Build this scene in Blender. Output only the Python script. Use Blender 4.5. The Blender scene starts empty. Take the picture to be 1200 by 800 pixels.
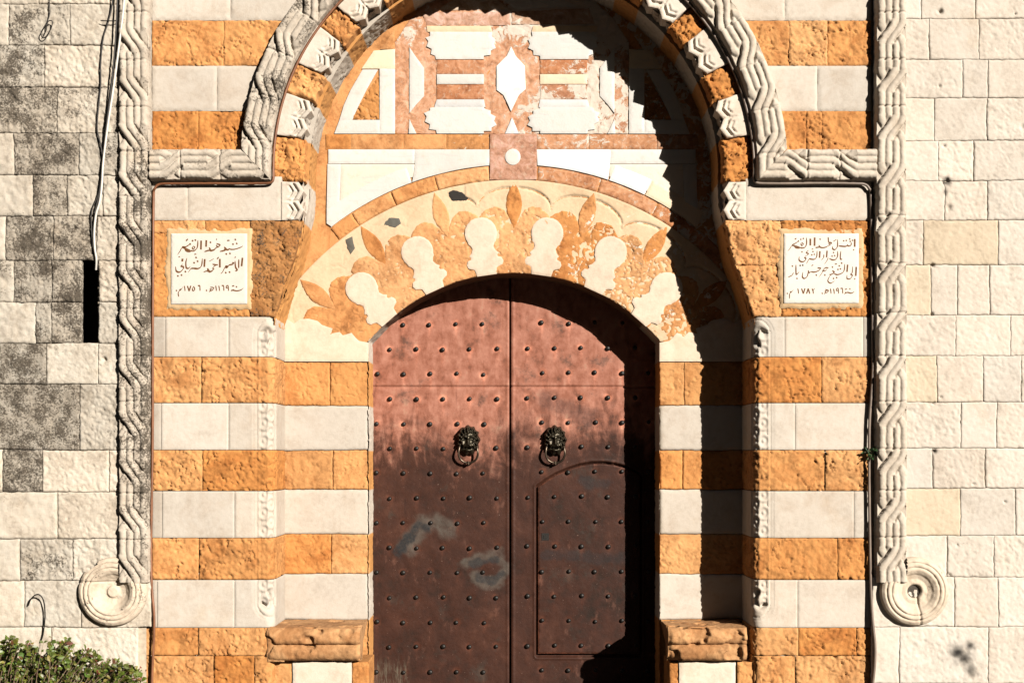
import bpy, math, random
import numpy as np
from mathutils import Vector, Matrix
from mathutils.geometry import delaunay_2d_cdt

# ------------------------------------------------------------------ camera, sky, sun, exposure
S = 0.007          # metres per photo pixel on the facade plane
D = 10.0           # camera distance from the facade plane
EYE = 2.05         # camera height
HZ = 537.0         # horizon row of the photo (camera is level, lens shifted up)
scene = bpy.context.scene
COL = scene.collection

cam_d = bpy.data.cameras.new('camera')
cam = bpy.data.objects.new('camera', cam_d)
COL.objects.link(cam)
cam.location = (0, -D, EYE)
cam.rotation_euler = (math.radians(90), 0, 0)
cam_d.sensor_width = 36
cam_d.lens = 36 * D / (1200 * S)
cam_d.shift_y = (HZ - 400) / 1200
cam_d.clip_end = 500
scene.camera = cam

SUN = Vector((0.400, -0.500, 0.262)).normalized()
el = math.asin(SUN.z)
az = math.atan2(SUN.x, SUN.y)          # clockwise from +Y
world = bpy.data.worlds.new('World')
scene.world = world
world.use_nodes = True
wn = world.node_tree
bg = wn.nodes['Background']
sky = wn.nodes.new('ShaderNodeTexSky')
sky.sky_type = 'NISHITA'
sky.sun_disc = False
sky.sun_elevation = el
sky.sun_rotation = az
wn.links.new(sky.outputs[0], bg.inputs[0])
bg.inputs[1].default_value = 0.05
sl = bpy.data.lights.new('sun', 'SUN')
sl.energy = 5.0
sl.angle = math.radians(0.5)
sl.color = (1.0, 0.935, 0.86)
so = bpy.data.objects.new('sun', sl)
COL.objects.link(so)
so.location = SUN * 30
so.rotation_euler = (-SUN).to_track_quat('-Z', 'Y').to_euler()
vs = scene.view_settings
vs.view_transform = 'Standard'
vs.look = 'None'
vs.gamma = 1
vs.use_curve_mapping = False
vs.exposure = 1.58

random.seed(5)

# ------------------------------------------------------------------ numeric helpers
def h2(ix, iy, seed):
    h = (ix.astype(np.int64) * 374761393 + iy.astype(np.int64) * 668265263 + int(seed) * 1274126177) & 0xffffffff
    h = ((h ^ (h >> 13)) * 1274126177) & 0xffffffff
    return ((h ^ (h >> 16)) & 0xffff) / 65535.0

def vn(x, y, seed=0):
    xi = np.floor(x); yi = np.floor(y)
    fx = x - xi; fy = y - yi
    fx = fx * fx * fx * (fx * (fx * 6 - 15) + 10)
    fy = fy * fy * fy * (fy * (fy * 6 - 15) + 10)
    a = h2(xi, yi, seed); b = h2(xi + 1, yi, seed)
    c = h2(xi, yi + 1, seed); d = h2(xi + 1, yi + 1, seed)
    return a + (b - a) * fx + (c - a) * fy + (a - b - c + d) * fx * fy

def fbm(x, y, seed=0, octv=4):
    r = 0; a = 0.5; t = 0
    for k in range(octv):
        r = r + a * vn(x * 2 ** k, y * 2 ** k, seed + 17 * k); t += a; a *= 0.5
    return r / t

def sst(a, b, x):
    t = np.clip((x - a) / (b - a), 0, 1)
    return t * t * (3 - 2 * t)

def wx(px, d=0.0): return (np.asarray(px, float) - 600) * S * (D + d) / D
def wz(py, d=0.0): return EYE + (HZ - np.asarray(py, float)) * S * (D + d) / D
def W(px, py, d): return Vector((float(wx(px, d)), d, float(wz(py, d))))

def relief(X, Z, style, seed):
    if style == 'ashlar':
        h = 0.007 * (fbm(X * 6, Z * 6, seed, 3) - .5) + 0.009 * (fbm(X * 30, Z * 30, seed + 3, 3) - .5)
        tool = vn(X * 52 + Z * 26, Z * 40 - X * 12, seed + 9)
        return h - 0.006 * np.clip(tool - .58, 0, 1) * 2.4
    if style == 'weathered':
        h = 0.012 * (fbm(X * 8, Z * 8, seed, 3) - .5) + 0.014 * (fbm(X * 30, Z * 30, seed + 3, 3) - .5)
        return h - 0.012 * np.clip(vn(X * 60, Z * 50, seed + 9) - .55, 0, 1) * 2.2
    if style == 'ochre':
        a = fbm(X * 9 + Z * 4, Z * 9 - X * 3, seed, 4)
        b = fbm(X * 34, Z * 24, seed + 5, 3)
        rid = np.abs(fbm(X * 15 - Z * 9, Z * 15 + X * 6, seed + 8, 3) - .5) * 2
        pit = np.clip(vn(X * 44 + Z * 18, Z * 40 - X * 9, seed + 12) - .66, 0, 1) * sst(.40, .55, fbm(X * 5, Z * 5, seed + 13, 2))
        return 0.026 * (a - .5) + 0.013 * (b - .5) - 0.020 * sst(.12, 0, rid) * sst(.45, .62, a) - .05 * pit
    if style == 'rough':
        a = fbm(X * 12 + Z * 5, Z * 12 - X * 4, seed, 4)
        rid = np.abs(fbm(X * 18, Z * 18, seed + 8, 3) - .5) * 2
        return 0.05 * (a - .5) - 0.022 * sst(.16, 0, rid)
    if style == 'smooth':
        return 0.004 * (fbm(X * 5, Z * 5, seed, 2) - .5) + 0.0016 * (fbm(X * 50, Z * 50, seed + 2, 2) - .5)
    if style == 'flaked':
        a = fbm(X * 14, Z * 14, seed, 4)
        return 0.006 * (a - .5) - 0.004 * sst(.5, .56, a)
    return 0 * X

RES = {'ashlar': .0095, 'weathered': .009, 'ochre': .009, 'rough': .0085, 'smooth': .018, 'flaked': .012, 'flat': .03}

PITS = []     # (px, py, radius px, depth m)
SOOT_AND_SHADE = []     # (px, py, radius px, amount)
def apply_pits(X, Z, h):
    for px, py, r, dp in PITS:
        q = ((X - wx(px)) ** 2 + (Z - wz(py)) ** 2) / (r * S) ** 2
        if q.min() < 6:
            h = h - .55 * dp * np.exp(-q * q)
    return h
def soot_and_shade(X, Z):
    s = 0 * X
    for px, py, r, a in SOOT_AND_SHADE:
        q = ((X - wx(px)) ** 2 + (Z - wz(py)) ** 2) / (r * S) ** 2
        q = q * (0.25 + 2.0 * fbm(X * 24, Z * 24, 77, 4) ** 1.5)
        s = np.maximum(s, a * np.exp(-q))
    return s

ALB = .46        # measured stone reflectances are written relative to a white card of this value
class MB:
    def __init__(s): s.v = []; s.f = []; s.c = []; s.a = []; s.n = 0
    def add(s, v, faces, col=(1, 1, 1), aux=(0, 0, 0), smooth=True):
        v = np.asarray(v, float).reshape(-1, 3)
        c = np.broadcast_to(np.asarray(col, float) * ALB, v.shape); a = np.broadcast_to(np.asarray(aux, float), v.shape)
        s.v.append(v); s.c.append(c); s.a.append(a)
        for f in (faces if isinstance(faces, list) else [faces]):
            f = np.asarray(f, int)
            if len(f): s.f.append((f + s.n, smooth))
        s.n += len(v)
    def build(s, name, mat, parent=None):
        me = bpy.data.meshes.new(name)
        V = np.concatenate(s.v); C = np.concatenate(s.c); A = np.concatenate(s.a)
        me.vertices.add(len(V)); me.vertices.foreach_set('co', V.ravel().astype(np.float32))
        loops = np.concatenate([f.ravel() for f, _ in s.f])
        lens = np.concatenate([np.full(len(f), f.shape[1]) for f, _ in s.f])
        sm = np.concatenate([np.full(len(f), g) for f, g in s.f])
        me.loops.add(len(loops)); me.loops.foreach_set('vertex_index', loops.astype(np.int32))
        me.polygons.add(len(lens))
        st = np.zeros(len(lens), np.int32); st[1:] = np.cumsum(lens)[:-1]
        me.polygons.foreach_set('loop_start', st)
        me.polygons.foreach_set('use_smooth', sm.astype(bool))
        me.update(calc_edges=True)
        for nm, arr in (('col', C), ('aux', A)):
            at = me.attributes.new(nm, 'FLOAT_COLOR', 'POINT')
            at.data.foreach_set('color', np.concatenate([arr, np.ones((len(arr), 1))], 1).ravel().astype(np.float32))
        me.validate()
        me.materials.append(mat)
        o = bpy.data.objects.new(name, me)
        COL.objects.link(o)
        if parent is not None: attach(o, parent)
        return o

def attach(o, parent):
    o.parent = parent
    M = Matrix.Identity(4); p = parent
    while p is not None:
        M = Matrix.Translation(p.location) @ p.matrix_parent_inverse @ M if False else M
        p = p.parent
    o.matrix_parent_inverse = ORIG.get(parent.name, Matrix.Identity(4))
ORIG = {}
def thing(name, loc, label, cat, group=None):
    o = bpy.data.objects.new(name, None)
    o.empty_display_size = .2
    COL.objects.link(o)
    o.location = loc
    ORIG[o.name] = Matrix.Translation(-Vector(loc))
    o['label'] = label; o['category'] = cat
    if group: o['group'] = group
    return o
def tag(o, label, cat, group=None):
    o['label'] = label; o['category'] = cat
    if group: o['group'] = group
    return o

def gridquads(ny, nx):
    i, j = np.meshgrid(np.arange(ny - 1), np.arange(nx - 1), indexing='ij')
    a = (i * nx + j).ravel()
    return np.stack([a, a + nx, a + nx + 1, a + 1], 1)

def add_grid(mb, X, Y, Z, col, aux, back=None, smooth=True):
    """height-field patch; when back is given a skirt runs from its border back to y = back"""
    if back is not None:
        X = np.pad(X, 1, mode='edge'); Z = np.pad(Z, 1, mode='edge')
        Y = np.pad(Y, 1, mode='constant', constant_values=back)
        if np.ndim(col) == 3: col = np.pad(col, ((1, 1), (1, 1), (0, 0)), mode='edge')
        if np.ndim(aux) == 3: aux = np.pad(aux, ((1, 1), (1, 1), (0, 0)), mode='edge')
    ny, nx = X.shape
    v = np.stack([X, Y, Z], -1).reshape(-1, 3)
    c = np.asarray(col, float); a = np.asarray(aux, float)
    if c.ndim == 3: c = c.reshape(-1, 3)
    if a.ndim == 3: a = a.reshape(-1, 3)
    mb.add(v, gridquads(ny, nx), c, a, smooth)

def warp(X, Z):
    X2 = X + .012 * (fbm(X * 3.1, Z * 3.1, 101, 2) - .5) + .010 * (fbm(X * 26, Z * 26, 102, 3) - .5)
    Z2 = Z + .012 * (fbm(X * 3.1, Z * 3.1, 103, 2) - .5) + .010 * (fbm(X * 26, Z * 26, 104, 3) - .5)
    return X2, Z2

def jit(col, seed, amt=.1):
    r = random.Random(seed)
    if col[0] > 3.2 * col[2] and col[0] > .3 and amt > .01:        # ochre sandstone runs from pale apricot to rust
        k = r.random()
        lo, hi = np.array((.88, .76, .62)), np.array((1.06, 1.17, 1.5))
        col = np.array(col) * (lo + (hi - lo) * k)
    t = 1 + r.uniform(-amt, amt) * .85; w = r.uniform(-amt, amt) * .2
    return (col[0] * t * (1 + w), col[1] * t, col[2] * t * (1 - w))

SEED = [10]
def stone_rect(mb, x0, x1, y0, y1, d, style, col, lichen=0., flake=0., joint=.014, rnd=.012, gap=.35, res=None, amp=1., extra=None, zfix=False):
    SEED[0] += 7; seed = SEED[0]
    res = res or RES[style]
    g = gap * S
    xa, xb = float(wx(x0, d)) + g, float(wx(x1, d)) - g
    dz = 0 if zfix else d
    zt, zb = float(wz(y0, dz)) - g, float(wz(y1, dz)) + g
    nx = max(5, int((xb - xa) / res) + 1); ny = max(5, int((zt - zb) / res) + 1)
    X, Z = np.meshgrid(np.linspace(xa, xb, nx), np.linspace(zt, zb, ny))
    e = np.minimum(np.minimum(X - xa, xb - X), np.minimum(zt - Z, Z - zb))
    r = rnd * (0.5 + 1.2 * fbm(X * 9, Z * 9, seed + 31, 3))
    jn = joint * np.clip(.15 + 2.4 * (fbm(X * 3.2, Z * 3.2, 71, 3) - .3), .12, 1.5)
    h = amp * relief(X, Z, style, seed) - jn * (1 - np.clip(e / r, 0, 1)) ** 2
    h = apply_pits(X, Z, h)
    if extra is not None: h = h + extra(X, Z)
    col = jit(col, seed)
    lv = np.full_like(X, lichen)
    if lichen > .1: lv = np.clip(lv * (.72 + .6 * fbm(X * 2.3, Z * 1.6, 88, 3)) + .20 * sst(.50, .66, fbm(X * 1.7, Z * 1.1, 89, 4)), 0, 1)
    aux = np.stack([lv, soot_and_shade(X, Z), np.full_like(X, flake)], -1)
    X, Z = warp(X, Z)
    add_grid(mb, X, d - h, Z, col, aux, back=d + .045)

def seg_dist(P, poly):
    A = poly; B = np.roll(poly, -1, 0)
    out = np.full(len(P), 1e9)
    for s in range(0, len(P), 4000):
        p = P[s:s + 4000, None, :]
        ab = (B - A)[None]; ap = p - A[None]
        t = np.clip((ap * ab).sum(-1) / np.maximum((ab * ab).sum(-1), 1e-12), 0, 1)
        q = ap - t[..., None] * ab
        out[s:s + 4000] = np.sqrt((q * q).sum(-1).min(1))
    return out

def inside(P, poly):
    x, y = P[:, 0], P[:, 1]; r = np.zeros(len(P), bool)
    n = len(poly)
    for i in range(n):
        x1, y1 = poly[i]; x2, y2 = poly[(i + 1) % n]
        if y1 == y2: continue
        c = ((y1 > y) != (y2 > y)) & (x < (x2 - x1) * (y - y1) / (y2 - y1) + x1)
        r ^= c
    return r

def slab(mb, pts, d, h0=0., back=.03, style='smooth', col=(1, 1, 1), lichen=0., flake=0., joint=.0, rnd=.008, wob=0., res=None,
         amp=1., hf=None, zfix=False, jitter=.05, auxf=None, world=False):
    """a piece of stone with any outline (photo pixels at depth d): relief on its face, sides running back"""
    SEED[0] += 7; seed = SEED[0]
    res = res or RES[style]
    pts = np.asarray(pts, float)
    if world: P = pts.copy()
    else: P = np.stack([wx(pts[:, 0], d), wz(pts[:, 1], 0 if zfix else d)], 1)
    area = np.sum(P[:, 0] * np.roll(P[:, 1], -1) - np.roll(P[:, 0], -1) * P[:, 1])
    if area < 0: P = P[::-1].copy()
    out = []
    for i in range(len(P)):
        a = P[i]; b = P[(i + 1) % len(P)]
        n = max(1, int(np.linalg.norm(b - a) / res))
        for k in range(n): out.append(a + (b - a) * k / n)
    L = np.array(out)
    if wob:
        L = L + wob * np.stack([fbm(L[:, 0] * 25, L[:, 1] * 25, seed + 1, 3) - .5, fbm(L[:, 0] * 25, L[:, 1] * 25, seed + 2, 3) - .5], 1) * 2
    lo, hi = L.min(0), L.max(0)
    gx = np.arange(lo[0] + res / 2, hi[0], res); gz = np.arange(lo[1] + res / 2, hi[1], res)
    pts_in = np.zeros((0, 2))
    if len(gx) and len(gz):
        G = np.stack(np.meshgrid(gx, gz), -1).reshape(-1, 2)
        rg = np.random.RandomState(seed)
        G = G + rg.uniform(-.2, .2, G.shape) * res
        G = G[inside(G, L)]
        if len(G): G = G[seg_dist(G, L) > res * .5]
        pts_in = G
    A = np.concatenate([L, pts_in])
    n = len(L)
    ov, oe, of, *_ = delaunay_2d_cdt([Vector((p[0], p[1])) for p in A], [(i, (i + 1) % n) for i in range(n)], [], 1, 1e-6)
    V = np.array([(p.x, p.y) for p in ov])
    X, Z = V[:, 0], V[:, 1]
    e = seg_dist(V, L)
    h = h0 + amp * relief(X, Z, style, seed)
    if hf is not None: h = h + hf(X, Z)
    r = rnd * (0.5 + 1.1 * fbm(X * 9, Z * 9, seed + 31, 3))
    if joint: h = h - joint * (1 - np.clip(e / r, 0, 1)) ** 2
    col = jit(col, seed, jitter)
    aux = np.stack([np.full_like(X, lichen), soot_and_shade(X, Z), np.full_like(X, flake)], -1)
    if auxf is not None: aux = auxf(X, Z, aux)
    tri = np.array([f for f in of if len(f) == 3], int)
    mb.add(np.stack([X, d - h, Z], 1), tri, col, aux, True)
    # sides
    d2 = ((L[:, None, :] - V[None]) ** 2).sum(-1) if len(V) * n < 4e6 else None
    if d2 is not None: hl = h[d2.argmin(1)]
    else: hl = np.full(n, h0)
    F = np.stack([L[:, 0], d - hl, L[:, 1]], 1); Bk = np.stack([L[:, 0], np.full(n, d + back), L[:, 1]], 1)
    i = np.arange(n); j = (i + 1) % n
    mb.add(np.concatenate([F, Bk]), np.stack([i, i + n, j + n, j], 1), col, (lichen, 0, flake), True)

def tube(mb, path, r, n=8, col=(1, 1, 1), aux=(0, 0, 0), closed=False):
    P = [Vector(p) for p in path]; m = len(P)
    if np.ndim(r) == 0: r = [r] * m
    V = []; up = Vector((0, -1, 0.13)).normalized()
    for i in range(m):
        if closed: t = (P[(i + 1) % m] - P[i - 1])
        else: t = P[min(i + 1, m - 1)] - P[max(i - 1, 0)]
        t.normalize()
        a = up - t * up.dot(t)
        if a.length < 1e-3: a = Vector((1, 0, 0)) - t * t.x
        a.normalize(); b = t.cross(a)
        for k in range(n):
            g = 2 * math.pi * k / n
            V.append(P[i] + (a * math.cos(g) + b * math.sin(g)) * r[i])
    F = []
    for i in range(m if closed else m - 1):
        for k in range(n):
            i2 = (i + 1) % m
            F.append((i * n + k, i2 * n + k, i2 * n + (k + 1) % n, i * n + (k + 1) % n))
    mb.add([tuple(v) for v in V], np.array(F), col, aux, True)
    if not closed:
        for base in (0, (m - 1) * n):
            c = len(V)
            mb.add([tuple(V[base + k]) for k in range(n)] + [tuple(P[0] if base == 0 else P[-1])], np.array([(k, (k + 1) % n, n) for k in range(n)]), col, aux, True)

def crom(pts, k=8):
    pts = [Vector(p) for p in pts]
    if len(pts) < 3:
        return [pts[0].lerp(pts[-1], i / k) for i in range(k + 1)]
    out = []
    Q = [pts[0] * 2 - pts[1]] + pts + [pts[-1] * 2 - pts[-2]]
    for i in range(1, len(Q) - 2):
        p0, p1, p2, p3 = Q[i - 1:i + 3]
        for j in range(k):
            t = j / k
            out.append(.5 * ((2 * p1) + (p2 - p0) * t + (2 * p0 - 5 * p1 + 4 * p2 - p3) * t * t + (3 * p1 - p0 - 3 * p2 + p3) * t ** 3))
    out.append(pts[-1])
    return out

def box(mb, x0, x1, y0, y1, z0, z1, col=(1, 1, 1), aux=(0, 0, 0)):
    v = [(x, y, z) for x in (x0, x1) for y in (y0, y1) for z in (z0, z1)]
    f = [(0, 1, 3, 2), (4, 6, 7, 5), (0, 4, 5, 1), (2, 3, 7, 6), (0, 2, 6, 4), (1, 5, 7, 3)]
    for q in f: mb.add([v[i] for i in q], np.array([(0, 1, 2, 3)]), col, aux, False)

# ------------------------------------------------------------------ materials
class NT:
    def __init__(s, name):
        s.m = bpy.data.materials.new(name); s.m.use_nodes = True
        s.t = s.m.node_tree; s.b = s.t.nodes['Principled BSDF']
    def n(s, typ, **k):
        o = s.t.nodes.new(typ)
        for a, b in k.items(): setattr(o, a, b)
        return o
    def put(s, sock, v):
        if hasattr(v, 'is_output'): s.t.links.new(v, sock)
        else: sock.default_value = v
    def attr(s, name):
        o = s.n('ShaderNodeAttribute', attribute_name=name); return o.outputs['Color']
    def sep(s, c):
        o = s.n('ShaderNodeSeparateColor'); s.put(o.inputs[0], c); return o.outputs
    def coord(s, scale=(1, 1, 1), rot=(0, 0, 0)):
        tc = s.n('ShaderNodeTexCoord'); mp = s.n('ShaderNodeMapping')
        s.put(mp.inputs[0], tc.outputs['Object']); mp.inputs['Scale'].default_value = scale; mp.inputs['Rotation'].default_value = rot
        return mp.outputs[0]
    def noise(s, co, scale, detail=4, rough=.6, dist=0):
        o = s.n('ShaderNodeTexNoise'); s.put(o.inputs['Vector'], co)
        o.inputs['Scale'].default_value = scale; o.inputs['Detail'].default_value = detail
        o.inputs['Roughness'].default_value = rough; o.inputs['Distortion'].default_value = dist
        return o.outputs['Fac']
    def voro(s, co, scale, feat='F1'):
        o = s.n('ShaderNodeTexVoronoi', feature=feat); s.put(o.inputs['Vector'], co); o.inputs['Scale'].default_value = scale
        return o.outputs['Distance']
    def math(s, op, a, b=0.0, clamp=False):
        o = s.n('ShaderNodeMath', operation=op, use_clamp=clamp); s.put(o.inputs[0], a); s.put(o.inputs[1], b); return o.outputs[0]
    def rng(s, v, a, b, c=0., d=1.):
        o = s.n('ShaderNodeMapRange', interpolation_type='SMOOTHSTEP'); s.put(o.inputs[0], v)
        s.put(o.inputs[1], a); s.put(o.inputs[2], b); s.put(o.inputs[3], c); s.put(o.inputs[4], d); return o.outputs[0]
    def mix(s, f, a, b, mode='MIX'):
        o = s.n('ShaderNodeMix', data_type='RGBA', blend_type=mode)
        s.put(o.inputs[0], f)
        for i, v in ((6, a), (7, b)):
            if isinstance(v, tuple) and len(v) == 3: v = v + (1,)
            s.put(o.inputs[i], v)
        return o.outputs[2]
    def ramp(s, f, stops):
        o = s.n('ShaderNodeValToRGB'); s.put(o.inputs[0], f); el_ = o.color_ramp.elements
        while len(el_) < len(stops): el_.new(0.5)
        for e, (p, c) in zip(el_, stops): e.position = p; e.color = c + (1,)
        return o.outputs[0]
    def bump(s, h, strength, dist, prev=None):
        o = s.n('ShaderNodeBump'); o.inputs['Strength'].default_value = strength; o.inputs['Distance'].default_value = dist
        s.put(o.inputs['Height'], h)
        if prev is not None: s.put(o.inputs['Normal'], prev)
        return o.outputs[0]
    def out(s, col, rough=.85, bump=None, spec=.25, metal=0.):
        s.put(s.b.inputs['Base Color'], col if hasattr(col, 'is_output') else tuple(col) + (1,))
        s.put(s.b.inputs['Roughness'], rough)
        s.b.inputs['Specular IOR Level'].default_value = spec
        s.put(s.b.inputs['Metallic'], metal)
        if bump is not None: s.put(s.b.inputs['Normal'], bump)
        return s.m

def mat_stone(name, mottled=.25, fine=1., pit=.5, lich_scale=55, brown=0.):
    k = NT(name); co = k.coord()
    aux = k.sep(k.attr('aux')); base = k.attr('col')
    n1 = k.noise(co, 4.5, 5, .6); n2 = k.noise(co, 26, 5, .65); n3 = k.noise(co, 130, 3, .6)
    v = k.math('ADD', k.math('MULTIPLY', n1, .55), k.math('MULTIPLY', n2, .45))
    c = k.mix(1., base, k.ramp(v, [(.3, (1 - mottled * 1.5, 1 - mottled * 1.65, 1 - mottled * 1.8)), (.5, (1, 1, 1)), (.70, (1 + mottled * .45, 1 + mottled * .62, 1 + mottled * .8))]), 'MULTIPLY')
    if brown:
        c = k.mix(k.rng(k.noise(co, 3.1, 7, .72, .8), .45, .66, 0, brown), c, k.mix(1., c, (.62, .46, .32), 'MULTIPLY'))
    # warm / dirty washes
    c = k.mix(k.rng(k.noise(co, 2.2, 6, .7), .55, .75, 0, .35), c, k.mix(1., c, (.86, .72, .55), 'MULTIPLY'))
    # white scale and flaking
    fl = k.math('MULTIPLY', k.rng(k.noise(co, 11, 7, .72, .6), k.math('SUBTRACT', .78, k.math('MULTIPLY', aux[2], .34)), k.math('SUBTRACT', .83, k.math('MULTIPLY', aux[2], .34))), k.rng(aux[2], 0, .08))
    c = k.mix(fl, c, (.36, .32, .265))
    # dark lichen speckle
    ln = k.math('ADD', k.math('MULTIPLY', k.noise(co, lich_scale, 4, .7), .6), k.math('MULTIPLY', k.noise(co, 7, 4, .6), .55))
    th = k.math('SUBTRACT', .80, k.math('MULTIPLY', aux[0], .30))
    lm = k.math('MULTIPLY', k.rng(ln, th, k.math('ADD', th, .13)), k.rng(aux[0], 0.02, .3, 0, .93))
    c = k.mix(lm, c, k.ramp(n3, [(.35, (.013, .0105, .008)), (.7, (.062, .049, .034))]))
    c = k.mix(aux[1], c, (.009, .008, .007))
    hb = k.math('ADD', k.math('MULTIPLY', n3, .35), k.math('MULTIPLY', n2, .8))
    pm = k.rng(k.voro(co, 95), .02, .2)
    hb = k.math('ADD', hb, k.math('MULTIPLY', pm, pit * .35))
    return k.out(c, .9, k.bump(hb, .55 * fine, .009), .15)

def mat_marble(name):
    k = NT(name); base = k.attr('col'); aux = k.sep(k.attr('aux'))
    co = k.coord((1.3, 1, 9), (0, .12, 0)); co2 = k.coord()
    n = k.noise(co, 2.6, 6, .6, .8); n2 = k.noise(co2, 14, 5, .65)
    c = k.mix(k.rng(n, .55, .78, 0, .6), base, (.205, .20, .195))
    c = k.mix(k.rng(n2, .5, .8, 0, .35), c, (.27, .215, .145))
    c = k.mix(k.rng(k.noise(co2, 30, 5, .7), k.math('SUBTRACT', .8, k.math('MULTIPLY', aux[2], .25)), .86, 0, .8), c, (.17, .09, .045))
    return k.out(c, .5, k.bump(k.noise(co2, 60, 4, .6), .22, .006), .35)

def mat_breccia(name):
    k = NT(name); base = k.attr('col'); aux = k.sep(k.attr('aux')); co = k.coord()
    a = k.noise(co, 10, 8, .72, .8); b = k.noise(co, 30, 6, .7); g = k.noise(co, 3.2, 4, .6)
    c = k.mix(1., base, k.ramp(a, [(.30, (.45, .36, .32)), (.47, (.95, .95, .95)), (.62, (1.25, 1.5, 1.9))]), 'MULTIPLY')
    c = k.mix(k.rng(b, .53, .64, 0, .6), c, (.26, .185, .13))
    th = k.math('SUBTRACT', .83, k.math('MULTIPLY', aux[2], .42))
    fm = k.rng(k.math('ADD', k.math('MULTIPLY', a, .65), k.math('MULTIPLY', g, .35)), th, k.math('ADD', th, .035))
    c = k.mix(fm, c, k.mix(b, (.33, .30, .26), (.28, .215, .16)))
    return k.out(c, .75, k.bump(k.math('SUBTRACT', k.math('MULTIPLY', b, .7), k.math('MULTIPLY', fm, -.5)), .5, .010), .25)

def mat_copper(name):
    k = NT(name); aux = k.sep(k.attr('aux'))
    tc = k.n('ShaderNodeTexCoord'); sp = k.n('ShaderNodeSeparateXYZ'); k.put(sp.inputs[0], tc.outputs['Object'])
    z = sp.outputs[2]
    co = k.coord(); cs = k.coord((2.2, 1, .8))
    big = k.noise(co, 2.0, 5, .62, .5); st = k.noise(cs, 4.5, 6, .65, .6); fn = k.noise(co, 40, 5, .7); md = k.noise(co, 11, 5, .65)
    # worn pinkish upper sheet, darker weathered lower sheets, a torn transition between them
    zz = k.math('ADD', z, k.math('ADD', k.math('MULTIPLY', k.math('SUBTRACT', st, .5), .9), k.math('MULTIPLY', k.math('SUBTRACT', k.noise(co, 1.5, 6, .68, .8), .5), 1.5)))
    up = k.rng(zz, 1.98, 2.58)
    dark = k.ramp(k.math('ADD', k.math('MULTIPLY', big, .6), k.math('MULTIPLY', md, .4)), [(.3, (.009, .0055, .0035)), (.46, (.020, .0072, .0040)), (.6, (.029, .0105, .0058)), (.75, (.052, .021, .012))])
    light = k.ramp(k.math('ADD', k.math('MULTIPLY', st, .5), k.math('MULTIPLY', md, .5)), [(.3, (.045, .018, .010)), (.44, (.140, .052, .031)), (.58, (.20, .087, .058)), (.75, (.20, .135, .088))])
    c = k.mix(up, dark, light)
    c = k.mix(k.rng(k.noise(k.coord((1, 1, .5)), 9, 5, .7), .6, .75, 0, .5), c, (.085, .038, .025))
    c = k.mix(k.rng(k.noise(co, 3.3, 6, .7), .56, .7, 0, .7), c, (.022, .0165, .0125))
    hal = k.math('MULTIPLY', k.sep(k.attr('col'))[0], 1 / ALB)
    c = k.mix(k.math('MULTIPLY', hal, k.rng(md, .35, .62), True), c, k.mix(1., c, (2.6, 2.3, 2.1), 'MULTIPLY'))
    c = k.mix(k.rng(k.noise(k.coord((9, 1, .7)), 2.4, 5, .7), .60, .72, 0, .55), c, k.mix(1., c, (.5, .45, .45), 'MULTIPLY'))
    c = k.mix(k.math('MULTIPLY', k.math('MULTIPLY', aux[0], .62), k.rng(md, .25, .65, .25, 1.), True), c, (.058, .054, .044))
    c = k.mix(k.math('MULTIPLY', aux[1], k.rng(fn, .2, .7, .5, 1.), True), c, (.009, .0095, .010))
    c = k.mix(k.math('MULTIPLY', k.math('MULTIPLY', aux[2], .6), k.rng(k.noise(k.coord((16, 1, 2.2)), 2.6, 7, .75), .40, .72), True), c, (.11, .105, .075))
    c = k.mix(k.rng(k.noise(co, 75, 2, .5), .73, .77, 0, .6), c, (.16, .105, .08))
    return k.out(c, k.rng(fn, .3, .7, .5, .75), k.bump(k.math('ADD', fn, k.math('MULTIPLY', md, 1.5)), .35, .006), .12, .0)

def mat_plain(name, col, rough=.6, metal=0., spec=.3, nz=.25, ns=40, bump=.2):
    k = NT(name); co = k.coord(); n = k.noise(co, ns, 5, .65)
    c = k.mix(1., tuple(col), k.ramp(n, [(.3, (1 - nz,) * 3), (.7, (1 + nz,) * 3)]), 'MULTIPLY')
    return k.out(c, rough, k.bump(n, bump, .003), spec, metal)

def mat_leaf(name):
    k = NT(name); c = k.attr('col'); n = k.noise(k.coord(), 60, 3, .6)
    c = k.mix(1., c, k.ramp(n, [(.3, (.75,) * 3), (.7, (1.2,) * 3)]), 'MULTIPLY')
    m = k.out(c, .45, None, .4)
    tr = k.n('ShaderNodeBsdfTranslucent'); k.put(tr.inputs[0], k.mix(1., c, (1.3, 1.2, .5), 'MULTIPLY'))
    ms = k.n('ShaderNodeMixShader'); ms.inputs[0].default_value = .28
    k.put(ms.inputs[1], k.b.outputs[0]); k.put(ms.inputs[2], tr.outputs[0])
    out = [n_ for n_ in k.t.nodes if n_.type == 'OUTPUT_MATERIAL'][0]
    k.put(out.inputs[0], ms.outputs[0])
    return m

M_ASH = mat_stone('tooled_limestone', .16, .6, .5)
M_GREY = mat_stone('lichened_limestone', .28, 1.35, .9, 70)
M_OCHRE = mat_stone('ochre_sandstone', .36, 1.1, .7, brown=.62)
M_CREAM = mat_stone('dressed_cream_stone', .13, .6, .5, brown=.22)
M_CARVE = mat_stone('carved_limestone', .18, .5, .3, 60)
M_MARBLE = mat_marble('white_marble')
M_BREC = mat_breccia('red_breccia')
M_COPPER = mat_copper('weathered_copper_sheet')
M_IRON = mat_plain('dark_iron', (.009, .0075, .006), .5, .5, .4, .4, 60)
M_BRONZE = mat_plain('dark_bronze', (.027, .022, .013), .42, .75, .5, .5, 50)
M_RING = mat_plain('worn_bronze', (.055, .040, .027), .35, .85, .5, .3, 50)
M_MORTAR = mat_plain('lime_mortar', (.26, .215, .16), .95, 0, .1, .25, 25, .6)
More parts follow.
